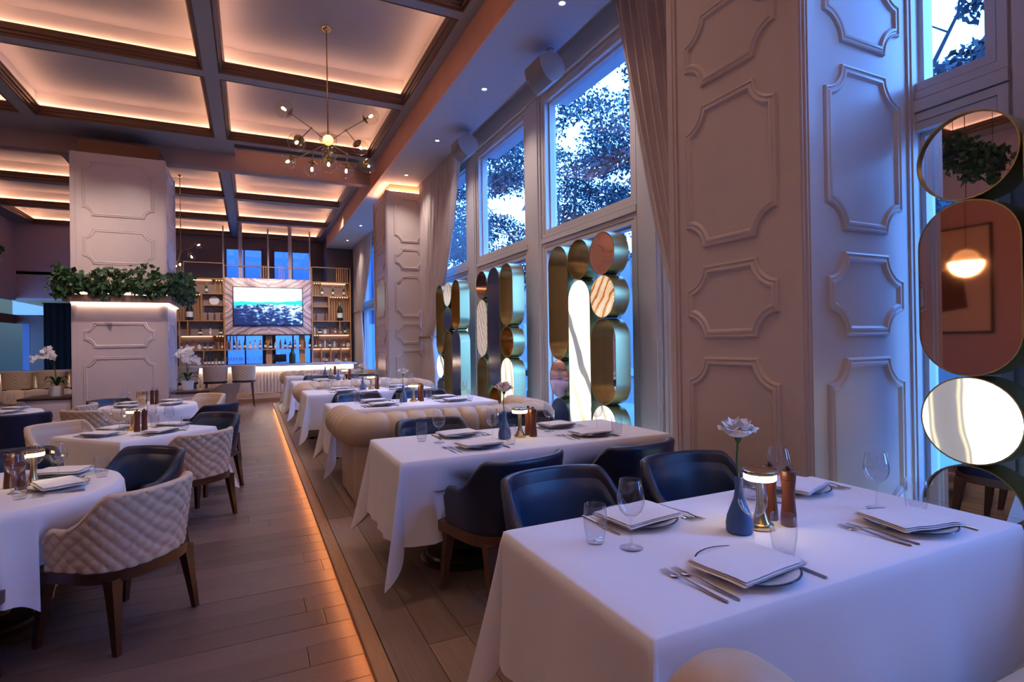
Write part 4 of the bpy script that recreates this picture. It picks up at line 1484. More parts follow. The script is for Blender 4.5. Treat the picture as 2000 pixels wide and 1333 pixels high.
def mk_mill():
    t = thing('pepper_mill', 'mill', 'pepper mill')
    MB().lathe([(0.0, 0), (0.0255, 0), (0.027, 0.004), (0.026, 0.03), (0.0225, 0.07), (0.0205, 0.10), (0.0215, 0.13), (0.0245, 0.158), (0.0245, 0.160)], 26).obj('body', m_mill, t)
    MB().lathe([(0.0245, 0.1615), (0.0255, 0.175), (0.0245, 0.190), (0.020, 0.193), (0.0, 0.193)], 26).obj('head', m_mill, t)
    MB().lathe([(0.006, 0.193), (0.009, 0.199), (0.006, 0.206), (0.0, 0.207)], 12).obj('knob', m_black, t)
    return t
def mk_vase(petal, name='rose'):
    t = thing('bud_vase', 'vase', 'vase')
    MB().lathe([(0.0, 0), (0.038, 0.0), (0.043, 0.006), (0.044, 0.03), (0.040, 0.055), (0.029, 0.085), (0.018, 0.115), (0.013, 0.145), (0.0125, 0.172), (0.0145, 0.185), (0.0115, 0.185), (0.010, 0.17)], 32).obj('body', m_vase, t)
    return t
def mk_rose(petal, seed):
    rr = random.Random(seed)
    t = thing('cut_rose', 'rose', 'flower')
    MB().tube([(0, 0, 0.03), (0.003, 0.0, 0.15), (-0.004, 0.004, 0.24), (0.0, 0.0, 0.325)], 0.0032, 8).obj('stem', m_green, t)
    b = MB()
    for i in range(5):
        a = i * 2 * PI / 5
        b.add([(0.004 * math.cos(a - 1), 0.004 * math.sin(a - 1), .312), (0.004 * math.cos(a + 1), 0.004 * math.sin(a + 1), .312), (0.022 * math.cos(a), 0.022 * math.sin(a), .330)], [(0, 1, 2)])
    b.lathe([(0.004, .300), (0.011, .312), (0.013, .322), (0.009, .332)], 12)
    b.obj('calyx', m_green, t, fix=False)
    for lay, (n, r0, r1, h, w_) in enumerate(((6, .012, .056, .046, .062), (6, .010, .046, .056, .052), (5, .007, .033, .062, .042), (4, .004, .020, .062, .030), (3, .002, .010, .058, .018))):
        for i in range(n):
            a0 = i * 2 * PI / n + lay * 0.7 + rr.uniform(-.15, .15)
            hh = h * rr.uniform(.9, 1.08)
            def fn(u, v):
                s = (u - .5) * 2
                r_ = r0 + (r1 - r0) * (math.sin(v * PI / 2) ** (.85 if lay < 2 else .6)) + (0.010 * max(0, v - .75) * 4 if lay < 3 else 0) - 0.006 * s * s
                aa = a0 + s * (w_ / max(r_, .012)) * math.sin(PI * min(1, .22 + v * .62)) * .75
                return (r_ * math.cos(aa), r_ * math.sin(aa), .322 + hh * v ** (1.25 if lay < 2 else .9) - .012 * s * s * v + 0.004 * math.sin(s * 5 + i) * v - (0.012 * max(0, v - .8) * 5 if lay < 2 else 0))
            MB().grid(fn, 7, 7).obj('petal', petal, t)
    return t
KP, KW, KT, KF, KK = Kind(mk_plate()), Kind(mk_wine()), Kind(mk_tumbler()), Kind(mk_fork()), Kind(mk_knife())
KN = [Kind(mk_napkin(1)), Kind(mk_napkin(5, 0.130, 0.102))]
KL, KM = Kind(mk_lamp()), Kind(mk_mill())
KV, KR, KRP = Kind(mk_vase(None)), Kind(mk_rose(m_petal, 1)), Kind(mk_rose(m_pink, 2))
def rot(p, a):
    return (p[0] * math.cos(a) - p[1] * math.sin(a), p[0] * math.sin(a) + p[1] * math.cos(a))
SET = dict(wine=(0.15, 0.13), tumb=(0.20, 0.04), f1=(-0.20, 0.0), f2=(-0.165, -0.005), knife=(0.15, -0.02))
def place_setting(px, py, z, rz, place, tname, full=True, over=None, nrot=0.0, nk=0, nplace=None):
    """one cover: plate, folded napkin on it, two forks, knife, wine glass, tumbler; rz turns the whole cover"""
    s = dict(SET)
    if over: s.update(over)
    KP.put((px, py, z), rz, 'blue-rimmed white plate under a napkin, %s, %s' % (place, tname), 'dinner plates laid on the tables')
    KN[nk].put((px, py, z + 0.0195), rz + nrot, 'folded white napkin on the plate, %s, %s' % (place, tname), 'folded napkins on the plates')
    for key, K, lab, grp in (('wine', KW, 'empty stemmed wine glass', 'wine glasses on the tables'), ('tumb', KT, 'empty stemless water glass', 'water glasses on the tables'),
                             ('f1', KF, 'outer steel fork', 'forks laid on the tables'), ('f2', KF, 'inner steel fork', 'forks laid on the tables'), ('knife', KK, 'steel knife', 'knives laid on the tables')):
        if not full and key in ('f1', 'f2'): continue
        if s[key] is None: continue
        if over and key in over and key in ('wine', 'tumb'):
            q = s[key]
        else:
            o_ = rot(s[key], rz)
            q = (px + o_[0], py + o_[1])
        r_ = rz + (0.06 if key in ('f1', 'f2') else 0.0)
        K.put((q[0], q[1], z), r_, '%s, %s, %s' % (lab, place, tname), grp)
ZT = 0.7472
PL = ['near aisle-side place', 'near window-side place', 'far aisle-side place', 'far window-side place']
T1n = 'front window table'
place_setting(1.25, 1.11, ZT, 0, PL[0], T1n, over=dict(wine=(1.40, 1.215), tumb=(1.435, 1.135)), nrot=0.10)
place_setting(2.04, 1.12, ZT, 0, PL[1], T1n, over=dict(wine=(2.14, 1.285), tumb=(2.21, 1.185)), nrot=-0.20, nk=1)
place_setting(1.26, 1.60, ZT, PI, PL[2], T1n, over=dict(wine=(1.07, 1.395), tumb=(1.00, 1.49)), nrot=0.12)
place_setting(2.11, 1.61, ZT, PI, PL[3], T1n, over=dict(wine=(1.90, 1.52), tumb=(1.84, 1.60)), nrot=0.3, nk=1)
T2n = 'second window table'
place_setting(1.29, 3.21, ZT, 0, PL[0], T2n, over=dict(wine=(1.44, 3.34), tumb=(1.505, 3.20)), nrot=0.1)
place_setting(2.13, 3.22, ZT, 0, PL[1], T2n, over=dict(wine=(2.27, 3.34), tumb=(2.27, 3.10)), nrot=0.0)
place_setting(1.31, 3.66, ZT, PI, PL[2], T2n, over=dict(wine=(1.11, 3.47), tumb=(1.03, 3.60)), nrot=0.1)
place_setting(2.11, 3.66, ZT, PI, PL[3], T2n, over=dict(wine=(1.96, 3.50), tumb=(1.87, 3.62)), nrot=0.1, nk=1)
for i in range(2, 6):
    x, y, hx, hy, dr = TB[i]
    tn = TN[i] + ' window table'
    for k, (dx, sy) in enumerate(((-0.38, -1), (0.45, -1), (-0.38, 1), (0.45, 1))):
        place_setting(x + dx, y + sy * (hy - 0.19), ZT, 0 if sy < 0 else PI, PL[k], tn, full=i < 4, nk=k % 2, nrot=0.1)
def centre(x, y, z, tn, vase=True, lampdx=0.115, mills=2, flower=None, order=1):
    if vase:
        KV.put((x, y, z), 0, 'blue ceramic bud vase standing on the %s' % tn, 'blue bud vases')
        if flower == 'pink':
            KRP.put((x, y, z), 0.4, 'pale pink flower on a long stem over the %s' % tn, 'single stems in the bud vases')
        elif flower:
            KR.put((x, y, z), 0.1, 'white rose on a long stem over the %s' % tn, 'single stems in the bud vases')
    KL.put((x + lampdx, y - 0.005, z), 0, 'small brass table lamp with glowing disc on the %s' % tn, 'brass table lamps')
    for k in range(mills):
        KM.put((x + order * (0.205 + 0.0 * k), y - 0.03 + k * 0.075, z), 0.5 * k, '%s reddish wooden mill on the %s' % (('front', 'rear')[k], tn), 'wooden mills')
centre(1.485, 1.345, ZT, T1n, flower='white', lampdx=0.095)
centre(1.555, 3.40, ZT, T2n, flower='pink')
for i in range(2, 6):
    x, y = TB[i][:2]
    centre(x - 0.09, y + 0.02, ZT, TN[i] + ' window table', flower='white' if i in (2, 4) else 'pink')
# lower floor tables
ZL = 0.7472 + FL
def round_setting(c, R, angs, tn, names, full=True, z=ZL):
    for a, nm in zip(angs, names):
        px, py = c[0] + R * math.cos(a), c[1] + R * math.sin(a)
        place_setting(px, py, z, a + PI / 2, nm, tn, full=full, nk=int(a * 10) % 2, nrot=0.2)
RAn = 'nearest round table'
place_setting(-0.99, 3.88, ZL, PI / 2 + 0.15, 'place of the big quilted chair', RAn, over=dict(wine=(-1.04, 4.08), tumb=(-0.83, 4.07), f1=(-.19, -.02), f2=(-.155, -.02)), nrot=0.3)
place_setting(-1.07, 4.27, ZL, PI * .75 + .2, 'place behind the lamp', RAn, over=dict(wine=(-1.16, 4.12), tumb=(-1.22, 4.24)), nrot=0.3)
place_setting(-1.36, 3.60, ZL, 0.1, 'place at the left picture edge', RAn, over=dict(wine=(-1.16, 3.83), tumb=(-1.10, 3.68)), nrot=0.3)
place_setting(-1.62, 4.16, ZL, PI * 1.35, 'place farthest left', RAn, over=dict(wine=(-1.45, 4.05), tumb=(-1.55, 3.95)), nrot=0.3)
KL.put((-1.135, 4.0, ZL), 0, 'small brass table lamp with glowing disc on the nearest round table', 'brass table lamps')
KM.put((-1.17, 3.93, ZL), 0, 'front reddish wooden mill on the nearest round table', 'wooden mills')
KM.put((-1.24, 4.00, ZL), 0, 'rear reddish wooden mill on the nearest round table', 'wooden mills')
RBn = 'square cornerwise table'
place_setting(-1.22, 5.98, ZL, -PI / 4, 'front left place', RBn, over=dict(wine=(-1.22, 6.22), tumb=(-1.38, 6.22)), nrot=0.2)
place_setting(-0.76, 5.92, ZL, PI / 4, 'front right place', RBn, over=dict(wine=(-0.72, 6.13), tumb=(-0.58, 6.05)), nrot=0.2)
place_setting(-0.72, 6.36, ZL, PI * .75, 'far right place', RBn, full=False, over=dict(wine=(-0.90, 6.42), tumb=(-0.86, 6.30)), nrot=0.2)
place_setting(-1.19, 6.36, ZL, -PI * .75, 'far left place', RBn, full=False, over=dict(wine=(-1.08, 6.24), tumb=(-1.06, 6.02)), nrot=0.2)
KL.put((-1.02, 6.20, ZL), 0, 'small brass table lamp with glowing disc on the square cornerwise table', 'brass table lamps')
KM.put((-0.97, 6.10, ZL), 0, 'front reddish wooden mill on the square cornerwise table', 'wooden mills')
KM.put((-0.92, 6.14, ZL), 0, 'rear reddish wooden mill on the square cornerwise table', 'wooden mills')
for c, tn in ((LC, 'far round table'), (LD, 'round table at the left edge')):
    round_setting(c, 0.36, (-2.2, -0.7, 0.9, 2.5), tn, ('front left place', 'front right place', 'back right place', 'back left place'), full=False)
    KM.put((c[0] + 0.03, c[1] + 0.02, ZL), 0, 'front reddish wooden mill on the %s' % tn, 'wooden mills')
    KM.put((c[0] + 0.09, c[1] - 0.02, ZL), 0, 'rear reddish wooden mill on the %s' % tn, 'wooden mills')
t = tag(MB().lathe([(0.0, 0), (0.055, 0), (0.058, 0.005), (0.066, 0.185), (0.070, 0.19), (0.064, 0.19), (0.054, 0.01), (0, 0.01)], 32, cap=False).obj('wine_cooler', m_brass, None),
        'polished brass wine cooler on the far round table before the pillar', 'wine cooler')
t.location = (LC[0] - 0.08, LC[1] - 0.02, ZL)
# ================================================================== MIRROR SCREENS
XF = 3.45
def stadium(yc, z0, z1, r, n=20):
    pts = []
    zc1, zc0 = z1 - r, z0 + r
    for i in range(n + 1):
        a = PI * i / n
        pts.append((yc + r * math.cos(a), zc1 + r * math.sin(a)))
    for i in range(n + 1):
        a = PI + PI * i / n
        pts.append((yc + r * math.cos(a), zc0 + r * math.sin(a)))
    return pts
def drum(t, yc, z0, z1, m, rec, lab):
    r = 0.2345
    b = MB()
    dep = 0.19
    o, i_ = stadium(0, z0, z1, r), stadium(0, z0 + 0.007, z1 - 0.007, r - 0.007)
    n = len(o)
    def L(p, x): return [(x, q[0], q[1]) for q in p]
    vs = L(o, 0.0) + L(o, dep) + L(i_, 0.0) + L(i_, dep)
    fs = []
    for k in range(n):
        j = (k + 1) % n
        fs += [(k, j, n + j, n + k), (2 * n + k, 3 * n + k, 3 * n + j, 2 * n + j), (k, 2 * n + k, 2 * n + j, j), (n + k, n + j, 3 * n + j, 3 * n + k)]
    b.add(vs, fs)
    d = b.obj('drum', m_drum, t, sharp=30)
    d.location = (0, yc, 0)
    q = stadium(0, z0 + 0.0075, z1 - 0.0075, r - 0.0075)
    f = MB().prism(q, rec, rec + 0.008, 'x').obj('disc', m, d, smooth=False)
    f['label'] = lab
    bk = MB().prism(q, dep - 0.008, dep - 0.002, 'x').obj('back_plate', m_drum, d, smooth=False)
MM = {'S': (m_mirror, 'clear mirror disc'), 'C': (m_copper, 'copper-tinted mirror disc'), 'R': (m_rosem, 'rose-tinted mirror disc'), 'B': (m_bluem, 'dark blue disc'),
      'A': (m_onyxA, 'lit white stone disc'), 'D': (m_onyxD, 'striped stone disc'), 'E': (m_onyxB, 'lit amber banded stone disc'), 'N': (m_onyxN, 'lit white stone disc with grey veins'), 'P': (m_onyxC, 'pale lit stone disc')}
LV = [0.24, 0.71, 1.183, 1.656, 2.128, 2.60]
def screen(y0, cols, lab):
    t = thing('mirror_screen', lab, 'screen', (XF, 0, 0), 0, 'tall screens of brass drums before the windows')
    for yc, spec in cols:
        for (a, b_, m, rec) in spec:
            drum(t, yc, LV[a] + 0.001, LV[b_] - 0.001, MM[m][0], {0: 0.002, 1: 0.15, 2: 0.02}[rec], MM[m][1])
        MB().box(0.06, 0.13, yc - 0.035, yc + 0.035, 0.0, 0.25).obj('post', m_drum, t, smooth=False)
    ys_ = [c[0] for c in cols]
    MB().box(0.0, 0.19, min(ys_) - 0.2, max(ys_) + 0.2, 0.0, 0.012, 0.003).obj('foot_plate', m_drum, t)
screen(0, [(1.583, [(4, 5, 'S', 2), (2, 4, 'C', 0), (1, 2, 'N', 0), (0, 1, 'S', 2)]), (1.105, [(3, 5, 'C', 1), (2, 3, 'E', 0), (0, 2, 'B', 0)]), (0.627, [(4, 5, 'A', 0), (1, 4, 'S', 1), (0, 1, 'C', 0)])],
       'nearest brass drum screen, cut by the right picture edge')
screen(1, [(5.89, [(2, 5, 'S', 1), (1, 2, 'R', 0), (0, 1, 'B', 0)]), (5.415, [(4, 5, 'S', 1), (0, 4, 'A', 0)]), (4.94, [(4, 5, 'C', 0), (3, 4, 'E', 0), (1, 3, 'S', 1), (0, 1, 'P', 0)])],
       'brass drum screen with the long lit white stone strip in the middle')
screen(2, [(8.39, [(4, 5, 'R', 0), (2, 4, 'D', 0), (0, 2, 'S', 1)]), (7.89, [(1, 5, 'B', 0), (0, 1, 'C', 1)]), (7.42, [(3, 5, 'S', 1), (2, 3, 'C', 1), (0, 2, 'P', 0)])],
       'brass drum screen with the long dark blue strip in the middle')
screen(3, [(10.63, [(2, 5, 'S', 1), (1, 2, 'A', 0), (0, 1, 'B', 0)]), (10.14, [(4, 5, 'D', 0), (3, 4, 'B', 0), (0, 3, 'S', 1)]), (9.66, [(3, 5, 'C', 1), (0, 3, 'B', 0)])],
       'farthest brass drum screen beside the tied-back curtain')

# ================================================================== CURTAINS
def curtain(name, lab, fixed, span_top, tie_z, tie_w, bot_w, side, x=3.66, z1=5.32, nf=13, seed=1):
    """side +1: gathered at high Y, opening towards low Y; folds are real pleats"""
    t = thing('curtain', lab, 'curtain', (x, fixed, 0), 0, 'tied-back linen curtains')
    rr = random.Random(seed)
    ph = [rr.uniform(-.5, .5) for _ in range(nf + 1)]
    def fn(u, v):
        z = z1 * v + 0.02
        if z > tie_z:
            q = (z - tie_z) / (z1 - tie_z)
            wd = tie_w + (span_top - tie_w) * (q ** 0.72)
            amp = 0.022 + 0.035 * q
        else:
            q = (tie_z - z) / tie_z
            wd = tie_w + (bot_w - tie_w) * sstep(0, .5, q)
            amp = 0.022 + 0.028 * q
        fold = math.sin(u * nf * 2 * PI + ph[int(u * nf) % nf] * .6)
        # cloth sags towards the tie
        y = -side * (1 - u) * wd
        yy = y + 0.012 * math.cos(u * nf * 2 * PI)
        return (amp * fold + 0.010 * math.sin(u * 31 + z * 2), yy, z)
    b = MB().grid(fn, nf * 14, 44)
    o = b.obj('cloth', m_curtain, t, sharp=180)
    md = o.modifiers.new('thickness', 'SOLIDIFY')
    md.thickness = 0.004
    yb = -side * tie_w
    MB().box(-0.08, -0.062, min(0, yb) - 0.03, max(0, yb) + 0.03, tie_z - 0.03, tie_z + 0.03, 0.004).box(-0.08, 0.08, yb * 1.0 - 0.012 * side - 0.01, yb * 1.0 - 0.012 * side + 0.01, tie_z - 0.03, tie_z + 0.03).obj('tieback', m_ledge, t)
    MB().box(-0.02, 0.02, min(0, -side * span_top), max(0, -side * span_top), z1 - 0.005, z1 + 0.02).obj('rail', m_black, t, smooth=False)
curtain('c', 'tied-back curtain beside the broad white pillar, nearest the camera', 3.16, 1.72, 1.56, 0.72, 0.62, -1, x=3.64, seed=1)
curtain('c', 'tied-back curtain in front of the far window pillar', 12.36, 2.75, 1.56, 0.85, 1.0, 1, x=3.60, nf=15, seed=2)
curtain('c', 'farthest tied-back curtain, between the far pillar and the bar shelves', 21.55, 3.6, 2.62, 1.5, 1.7, 1, x=3.60, nf=15, seed=3)

# ================================================================== SPEAKERS
def speaker(x, y, z, lab):
    t = thing('loudspeaker', lab, 'speaker', (x, y, z), 0, 'loudspeakers on the soffit')
    b = MB()
    # curved cabinet: wide convex grille front, body tapering to the back
    prof = []
    for i in range(9):
        a = -1 + 2 * i / 8
        prof.append((-0.13 - 0.05 * (1 - a * a), 0.17 * a))
    back = [(0.04, 0.165), (0.13, 0.10), (0.155, 0.0), (0.13, -0.10), (0.04, -0.165)]
    poly = prof + back
    body = MB().prism([(p[0], p[1]) for p in poly], -0.20, 0.20, 'z')
    q = body.obj('cabinet', m_speaker, t, sharp=45)
    g = MB().prism([(p[0] - 0.006, p[1] * 0.96) for p in prof] + [(p[0] + 0.004, p[1] * 0.96) for p in reversed(prof)], -0.185, 0.185, 'z')
    g.obj('grille', m_grille, t)
    MB().box(-0.188, -0.180, -0.01, 0.04, -0.165, -0.15).obj('badge', m_speaker, t, smooth=False)
    for c in t.children:
        c.rotation_euler = (math.radians(90), math.radians(-32), 0)
    MB().tube([(0.05, 0, 0.02), (0.05, 0, 0.10), (0.06, 0, 5.1 - z)], 0.02, 10).lathe([(0.05, 5.085 - z), (0.05, 5.1 - z)], 20, (0.06, 0, 0)).obj('bracket', m_speaker, t)
speaker(3.38, 5.98, 4.80, 'white loudspeaker nearer the broad pillar, hung under the soffit')
speaker(3.38, 8.85, 4.80, 'white loudspeaker farther along the soffit above the far curtain')
speaker(3.38, 15.3, 4.80, 'small white loudspeaker beyond the far window pillar')

# ================================================================== CHANDELIERS
def chandelier(lab, hub, ztop, arms, r=0.115, grp='brass globe chandeliers'):
    t = thing('chandelier', lab, 'chandelier', (hub[0], hub[1], 0), 0, grp)
    H = Vector((0, 0, hub[2]))
    MB().lathe([(0.0, ztop), (0.075, ztop), (0.072, ztop - 0.02), (0.05, ztop - 0.045), (0.02, ztop - 0.06), (0.0, ztop - 0.06)], 24).obj('canopy', m_chbr, t)
    MB().tube([(0, 0, ztop - 0.04), (0, 0, hub[2])], 0.010, 10).obj('rod', m_chbr, t)
    MB().sphere(H, 0.035, 16, 10).obj('hub', m_chbr, t)
    for joint, globes in arms:
        J = Vector(joint) - Vector((hub[0], hub[1], 0)) if joint else H
        a = MB()
        if joint:
            a.tube([H, J], 0.007, 8).sphere(J, 0.017, 10, 8)
        for g in globes:
            G = Vector(g) - Vector((hub[0], hub[1], 0))
            d = (J - G).normalized()
            a.tube([J, G + d * r * 0.8], 0.007, 8)
        a.obj('arm', m_chbr, t)
        for g in globes:
            G = Vector(g) - Vector((hub[0], hub[1], 0))
            d = (J - G).normalized()
            gl = MB().sphere((0, 0, 0), r, 24, 16).obj('globe', m_globe, t)
            gl.location = G
            # cap on the arm side, socket and bulb inside
            cap = MB().lathe([(0.0, r + 0.012), (0.014, r + 0.010), (0.02, r + 0.002), (0.05, r - 0.010), (0.070, r - 0.028), (0.072, r - 0.030), (0.05, r - 0.02), (0.016, r - 0.02), (0.016, r - 0.085), (0.0, r - 0.085)], 20, cap=False).obj('cap', m_chbr, gl)
            bl = MB().lathe([(0.0, r - 0.150), (0.010, r - 0.147), (0.017, r - 0.135), (0.019, r - 0.120), (0.014, r - 0.100), (0.010, r - 0.083)], 16, cap=False).obj('bulb', m_bulb, gl)
            qd = Vector((0, 0, 1)).rotation_difference(d)
            for o in (cap, bl):
                o.rotation_mode = 'QUATERNION'
                o.rotation_quaternion = qd
    return t
chandelier('large brass globe chandelier hanging from the coffer on a long rod', (1.03, 8.21, 4.33), 5.98, [
    ((0.79, 8.05, 4.44), [(0.43, 7.9, 4.59), (0.57, 7.7, 4.09)]),
    ((1.27, 8.12, 4.51), [(1.6, 8.0, 4.72), (1.51, 8.35, 4.37)]),
    ((0.85, 8.45, 4.26), [(0.52, 8.7, 4.14), (0.84, 8.55, 4.02)]),
    ((1.34, 8.50, 4.30), [(1.72, 8.85, 4.27), (1.34, 8.6, 4.07)]),
    (None, [(0.97, 7.72, 4.19)]),
    (None, [(1.11, 8.75, 4.35)]),
    (None, [(1.0, 7.95, 3.93)])])
chandelier('smaller brass globe chandelier half hidden behind the white pillar', (-1.66, 16.8, 3.98), 5.98, [
    ((-1.52, 16.8, 4.02), [(-1.26, 16.8, 4.15), (-1.42, 16.8, 3.84)]),
    ((-1.76, 16.8, 4.02), [(-2.1, 16.9, 4.2), (-1.95, 16.7, 3.8)]),
    (None, [(-1.66, 16.6, 3.60)]),
    (None, [(-1.80, 17.1, 3.62)])], r=0.10)

# ================================================================== IVY
def ivy_leaves(pts, size, seed):
    r = np.random.default_rng(seed)
    P = np.array(pts)
    n = len(P)
    # ivy leaf: five points round a hub, drawn as two folded quads
    a = r.normal(size=(n, 3)); a[:, 2] -= 0.8
    a /= np.linalg.norm(a, axis=1)[:, None]
    b = np.cross(a, r.normal(size=(n, 3))); b /= np.linalg.norm(b, axis=1)[:, None]
    nn = np.cross(a, b)
    s = size * r.uniform(0.6, 1.25, n)[:, None]
    q1 = [P, P + s * (0.25 * a + 0.52 * b + .10 * nn), P + s * (1.0 * a), P + s * (0.52 * a - 0.0 * b + .06 * nn)]
    q2 = [P, P + s * (0.52 * a + .06 * nn), P + s * (1.0 * a), P + s * (0.25 * a - 0.52 * b + .10 * nn)]
    q3 = [P - s * .1 * a, P + s * (-0.15 * a + .42 * b), P + s * (0.3 * a + .15 * b + .05 * nn), P + s * (0.1 * a)]
    q4 = [P - s * .1 * a, P + s * (0.1 * a), P + s * (0.3 * a - .15 * b + .05 * nn), P + s * (-0.15 * a - .42 * b)]
    return np.concatenate([np.stack(q, 1).reshape(-1, 3) for q in (q1, q2, q3, q4)])
def ivy_along(path, n, up_, down, out, seed):
    rr = random.Random(seed)
    pts = []
    L = [0]
    for i in range(1, len(path)):
        L.append(L[-1] + math.dist(path[i], path[i - 1]))
    # strands: tufts above, trailing tips below
    for k in range(n):
        s = rr.random() * L[-1]
        i = max(j for j in range(len(L)) if L[j] <= s)
        i = min(i, len(path) - 2)
        f = (s - L[i]) / (L[i + 1] - L[i])
        x, y = path[i][0] + (path[i + 1][0] - path[i][0]) * f, path[i][1] + (path[i + 1][1] - path[i][1]) * f
        bump_ = 0.55 + 0.45 * math.sin(s * 7 + seed) * math.sin(s * 3.1 + 2)
        hang = 0.55 + 0.45 * math.sin(s * 9 + 1.7 * seed)
        v = rr.random() ** 1.2
        if rr.random() < 0.55:
            z = up_ * v * (0.55 + 0.45 * bump_)
            sp = out
        else:
            z = -down * v * hang
            sp = out * 0.7
        pts.append((x + rr.gauss(0, sp * .5), y + rr.gauss(0, sp * .5), z))
    return pts
PX0, PX1, PY0, PY1 = -3.01, -1.37, 12.10, 14.0
t = thing('ivy_planter', 'ivy planter ledge wrapped around the white pillar', 'planter', (0, 0, 0))
b = MB()
b.box(PX0, PX1, PY0, 12.385, 2.265, 2.39, 0.006).box(PX0, -2.965, 12.385, PY1, 2.265, 2.39, 0.006).box(-1.455, PX1, 12.385, PY1, 2.265, 2.39, 0.006)
b.obj('ledge', m_ledge, t)
MB().box(PX0 + .06, PX1 - .05, 12.36, 12.38, 2.25, 2.263).box(-1.45, -1.44, 12.4, PY1 - .1, 2.25, 2.263).box(PX0 + .06, PX1 - .05, 12.36, 12.38, 2.392, 2.402).obj('light_strip', m_ledb, t, smooth=False)
ivp = ivy_along([(PX0 - .06, 13.6), (PX0 - .06, PY0), (PX1 + .08, PY0), (PX1 + .14, 13.9)], 3600, 0.46, 0.17, 0.14, 4)
f = mk('foliage', quads_mesh('foliage', ivy_leaves([(x, y, z + 2.50) for x, y, z in ivp], 0.085, 3), m_ivy), t)
f['kind'] = 'stuff'
def hanging_planter(x0, x1, y, z, ztop, lab, seed, n=1500):
    t = thing('hanging_planter', lab, 'planter', ((x0 + x1) / 2, y, 0), 0, 'ivy planters hung on cables')
    w_ = (x1 - x0) / 2
    MB().box(-w_, w_, -0.10, 0.10, z - 0.10, z + 0.02, 0.006).obj('trough', m_black, t)
    MB().tube([(-w_ * .8, 0, z), (-w_ * .8, 0, ztop)], 0.004, 6).tube([(w_ * .8, 0, z), (w_ * .8, 0, ztop)], 0.004, 6).obj('cable', m_black, t)
    pts = ivy_along([(-w_, 0), (w_, 0)], n, 0.26, 0.36, 0.2, seed)
    f = mk('foliage', quads_mesh('foliage', ivy_leaves([(a, b_, c + z + .03) for a, b_, c in pts], 0.08, seed), m_ivy), t)
    f['kind'] = 'stuff'
hanging_planter(-4.6, -3.20, 9.8, 2.66, 5.56, 'dark ivy hanging planter cut by the left picture edge', 7)
hanging_planter(-3.6, -2.2, 4.4, 4.05, 5.56, 'ivy hanging planter seen only in the nearest clear mirror', 8)
# globe pendant and picture that the copper mirror shows
t = thing('globe_pendant', 'half-lit globe pendant reflected in the copper mirror', 'pendant lamp', (-4.3, 5.15, 0))
MB().tube([(0, 0, 2.95), (0, 0, 5.98)], 0.006, 8).obj('cord', m_black, t)
MB().sphere((0, 0, 2.68), 0.26, 28, 18).obj('globe', m_globe, t)
MB().lathe([(0.0, 2.43)] + [(0.245 * math.sin(PI / 2 * i / 8), 2.68 - 0.25 * math.cos(PI / 2 * i / 8)) for i in range(1, 9)] + [(0.0, 2.685)], 28, cap=False).obj('opal_bowl', mat('pendant_opal', (1, .8, .5), 0.5, emit=(1.0, 0.68, 0.38), estr=26), t)
t = thing('framed_picture', 'dark abstract picture in a thin frame, seen in the copper mirror', 'picture', (-6.88, 7.2, 2.6))
MB().box(0, 0.03, -1.3, 1.3, -1.1, 1.1).obj('mount', m_cream2, t, smooth=False)
b = MB()
for (a, b_, c, d) in ((-1.34, 1.34, 1.1, 1.13), (-1.34, 1.34, -1.13, -1.1), (-1.34, -1.3, -1.1, 1.1), (1.3, 1.34, -1.1, 1.1)):
    b.box(0, 0.05, a, b_, c, d)
b.obj('frame', m_black, t, smooth=False)
MB().prism([(-0.9, -0.6), (-0.2, -0.7), (0.8, -0.5), (1.0, 0.1), (0.5, 0.4), (0.6, 0.8), (-0.1, 0.7), (-0.3, 0.2), (-0.8, 0.3)], 0.03, 0.034, 'x').obj('print', m_mold, t, smooth=False)

